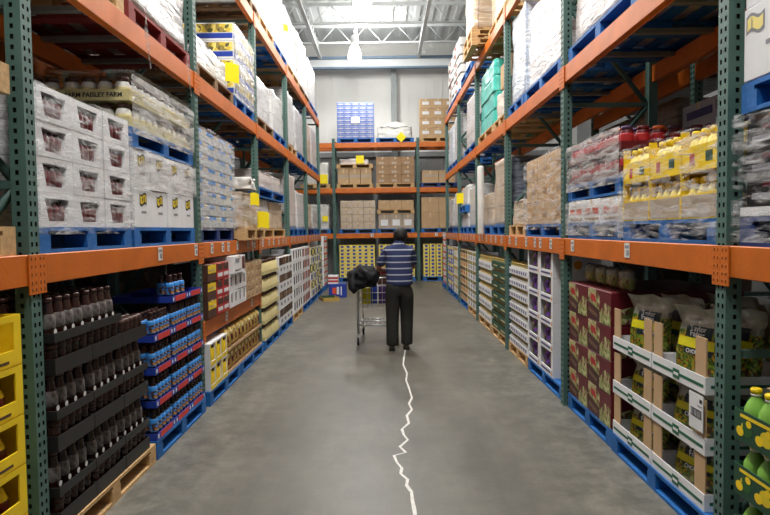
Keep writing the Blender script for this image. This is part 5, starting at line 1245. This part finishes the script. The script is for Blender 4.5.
tr = [(None, [('top', (0, .0, 1.03), (.18, .135)), ('pelvis', (0, .0, .95), (.185, .14))]),
    ('pelvis', [('hl', (-.09, .0, .84), .13), (None, (-.10, .01, .68), .115), ('kl', (-.105, .02, .50), .10), (None, (-.112, -.01, .26), .092), (None, (-.115, -.02, .10), .09), (None, (-.115, -.02, .07), .088)]),
    ('pelvis', [('hr', (.09, .0, .84), .13), (None, (.095, .05, .68), .115), ('kr', (.10, .09, .50), .10), (None, (.098, .07, .26), .092), (None, (.095, .055, .10), .09), (None, (.095, .055, .07), .088)])]
link('trousers', skin('trousers', tr, ['trousers']), man)
for (x, y) in ((-.118, .02), (.09, .095)):
    sm_ = MB().box(-.045, .045, -.09, .19, 0, .025, 'rubber'); sh = link('shoe', skin('shoe', [(None, [(None, (0, -.05, .055), (.045, .05)), (None, (0, .03, .06), (.045, .05)), (None, (0, .11, .045), (.044, .035)), (None, (0, .165, .036), (.036, .026))])], ['shoe']), man, (x, y, .0))
    link('sole', sm_.mesh('sole', .01), sh)
hr_ = bmesh.new(); bmesh.ops.create_icosphere(hr_, subdivisions=4, radius=1)
for v in hr_.verts:
    p = v.co; r = 1+.05*noise.noise(p*6)
    q_ = Vector((p.x*.100*r, p.y*.116*r, p.z*.118*r))
    if p.y > .25 and p.z < .45: q_ *= .80      # the face stays free of hair
    if p.z < -.35: q_ = Vector((q_.x*.86, q_.y*.86, max(q_.z, -.085)))
    v.co = q_
hm = bpy.data.meshes.new('hair'); hr_.to_mesh(hm); hr_.free(); hm.materials.append(M['hair'])
for f in hm.polygons: f.use_smooth = True
link('hair', hm, man, (.022, .125, 1.622))
face = MB()
face.lathe([(.012, 0, 'skin'), (.014, .02, 'skin'), (.006, .045, 'skin')], .024, .228, 8)
face.v = [(x, y, z+1.575) for x, y, z in face.v]
link('nose', face.mesh('nose'), man)
ey = MB()
for s in (-1, 1): ey.lathe([(.004, 1.612, 'jar_white'), (.011, 1.618, 'jar_white'), (.011, 1.624, 'hair'), (.004, 1.63, 'hair')], .024+s*.03, .205, 8)
link('eyes', ey.mesh('eyes'), man); link('mouth', MB().box(.0, .048, .205, .214, 1.552, 1.558, 'dark_red').mesh('mouth'), man)
for s in (-1, 1): link('ear', MB().lathe([(.006, -.03, 'skin'), (.016, -.012, 'skin'), (.02, .01, 'skin'), (.012, .03, 'skin')], .024+s*.09, .135, 8).mesh('ear'), man, (0, 0, 1.605))
link('shirt_collar', MB().lathe([(.078, 1.475, 'polo'), (.075, 1.52, 'polo'), (.068, 1.545, 'polo')], .002, .105, 16).mesh('shirt_collar'), man)
# ------------------------------------------------------------------ camera and light
cd = bpy.data.cameras.new('camera'); cd.sensor_width = 36; cd.lens = 615/770*36; cd.clip_end = 60; cd.clip_start = .05
cam = link('camera', cd)
R = Matrix.Rotation(0, 4, 'Z') @ Matrix.Rotation(math.radians(90-2.56), 4, 'X') @ Matrix.Rotation(math.radians(-.75), 4, 'Z')
cam.matrix_world = Matrix.Translation((0, 0, 1.7)) @ R
SC.camera = cam
w = bpy.data.worlds.new('world'); SC.world = w; w.use_nodes = True
w.node_tree.nodes['Background'].inputs[0].default_value = (.80, .84, .9, 1); w.node_tree.nodes['Background'].inputs[1].default_value = WORLD
SC.view_settings.view_transform = 'Standard'; SC.view_settings.look = 'None'; SC.view_settings.gamma = 1; SC.view_settings.exposure = EXPO
SC.cycles.max_bounces = 8; SC.cycles.diffuse_bounces = 4; SC.cycles.transparent_max_bounces = 12; SC.cycles.caustics_reflective = False; SC.cycles.caustics_refractive = False
SC.cycles.use_denoising = True
SC.cycles.sample_clamp_indirect = 8
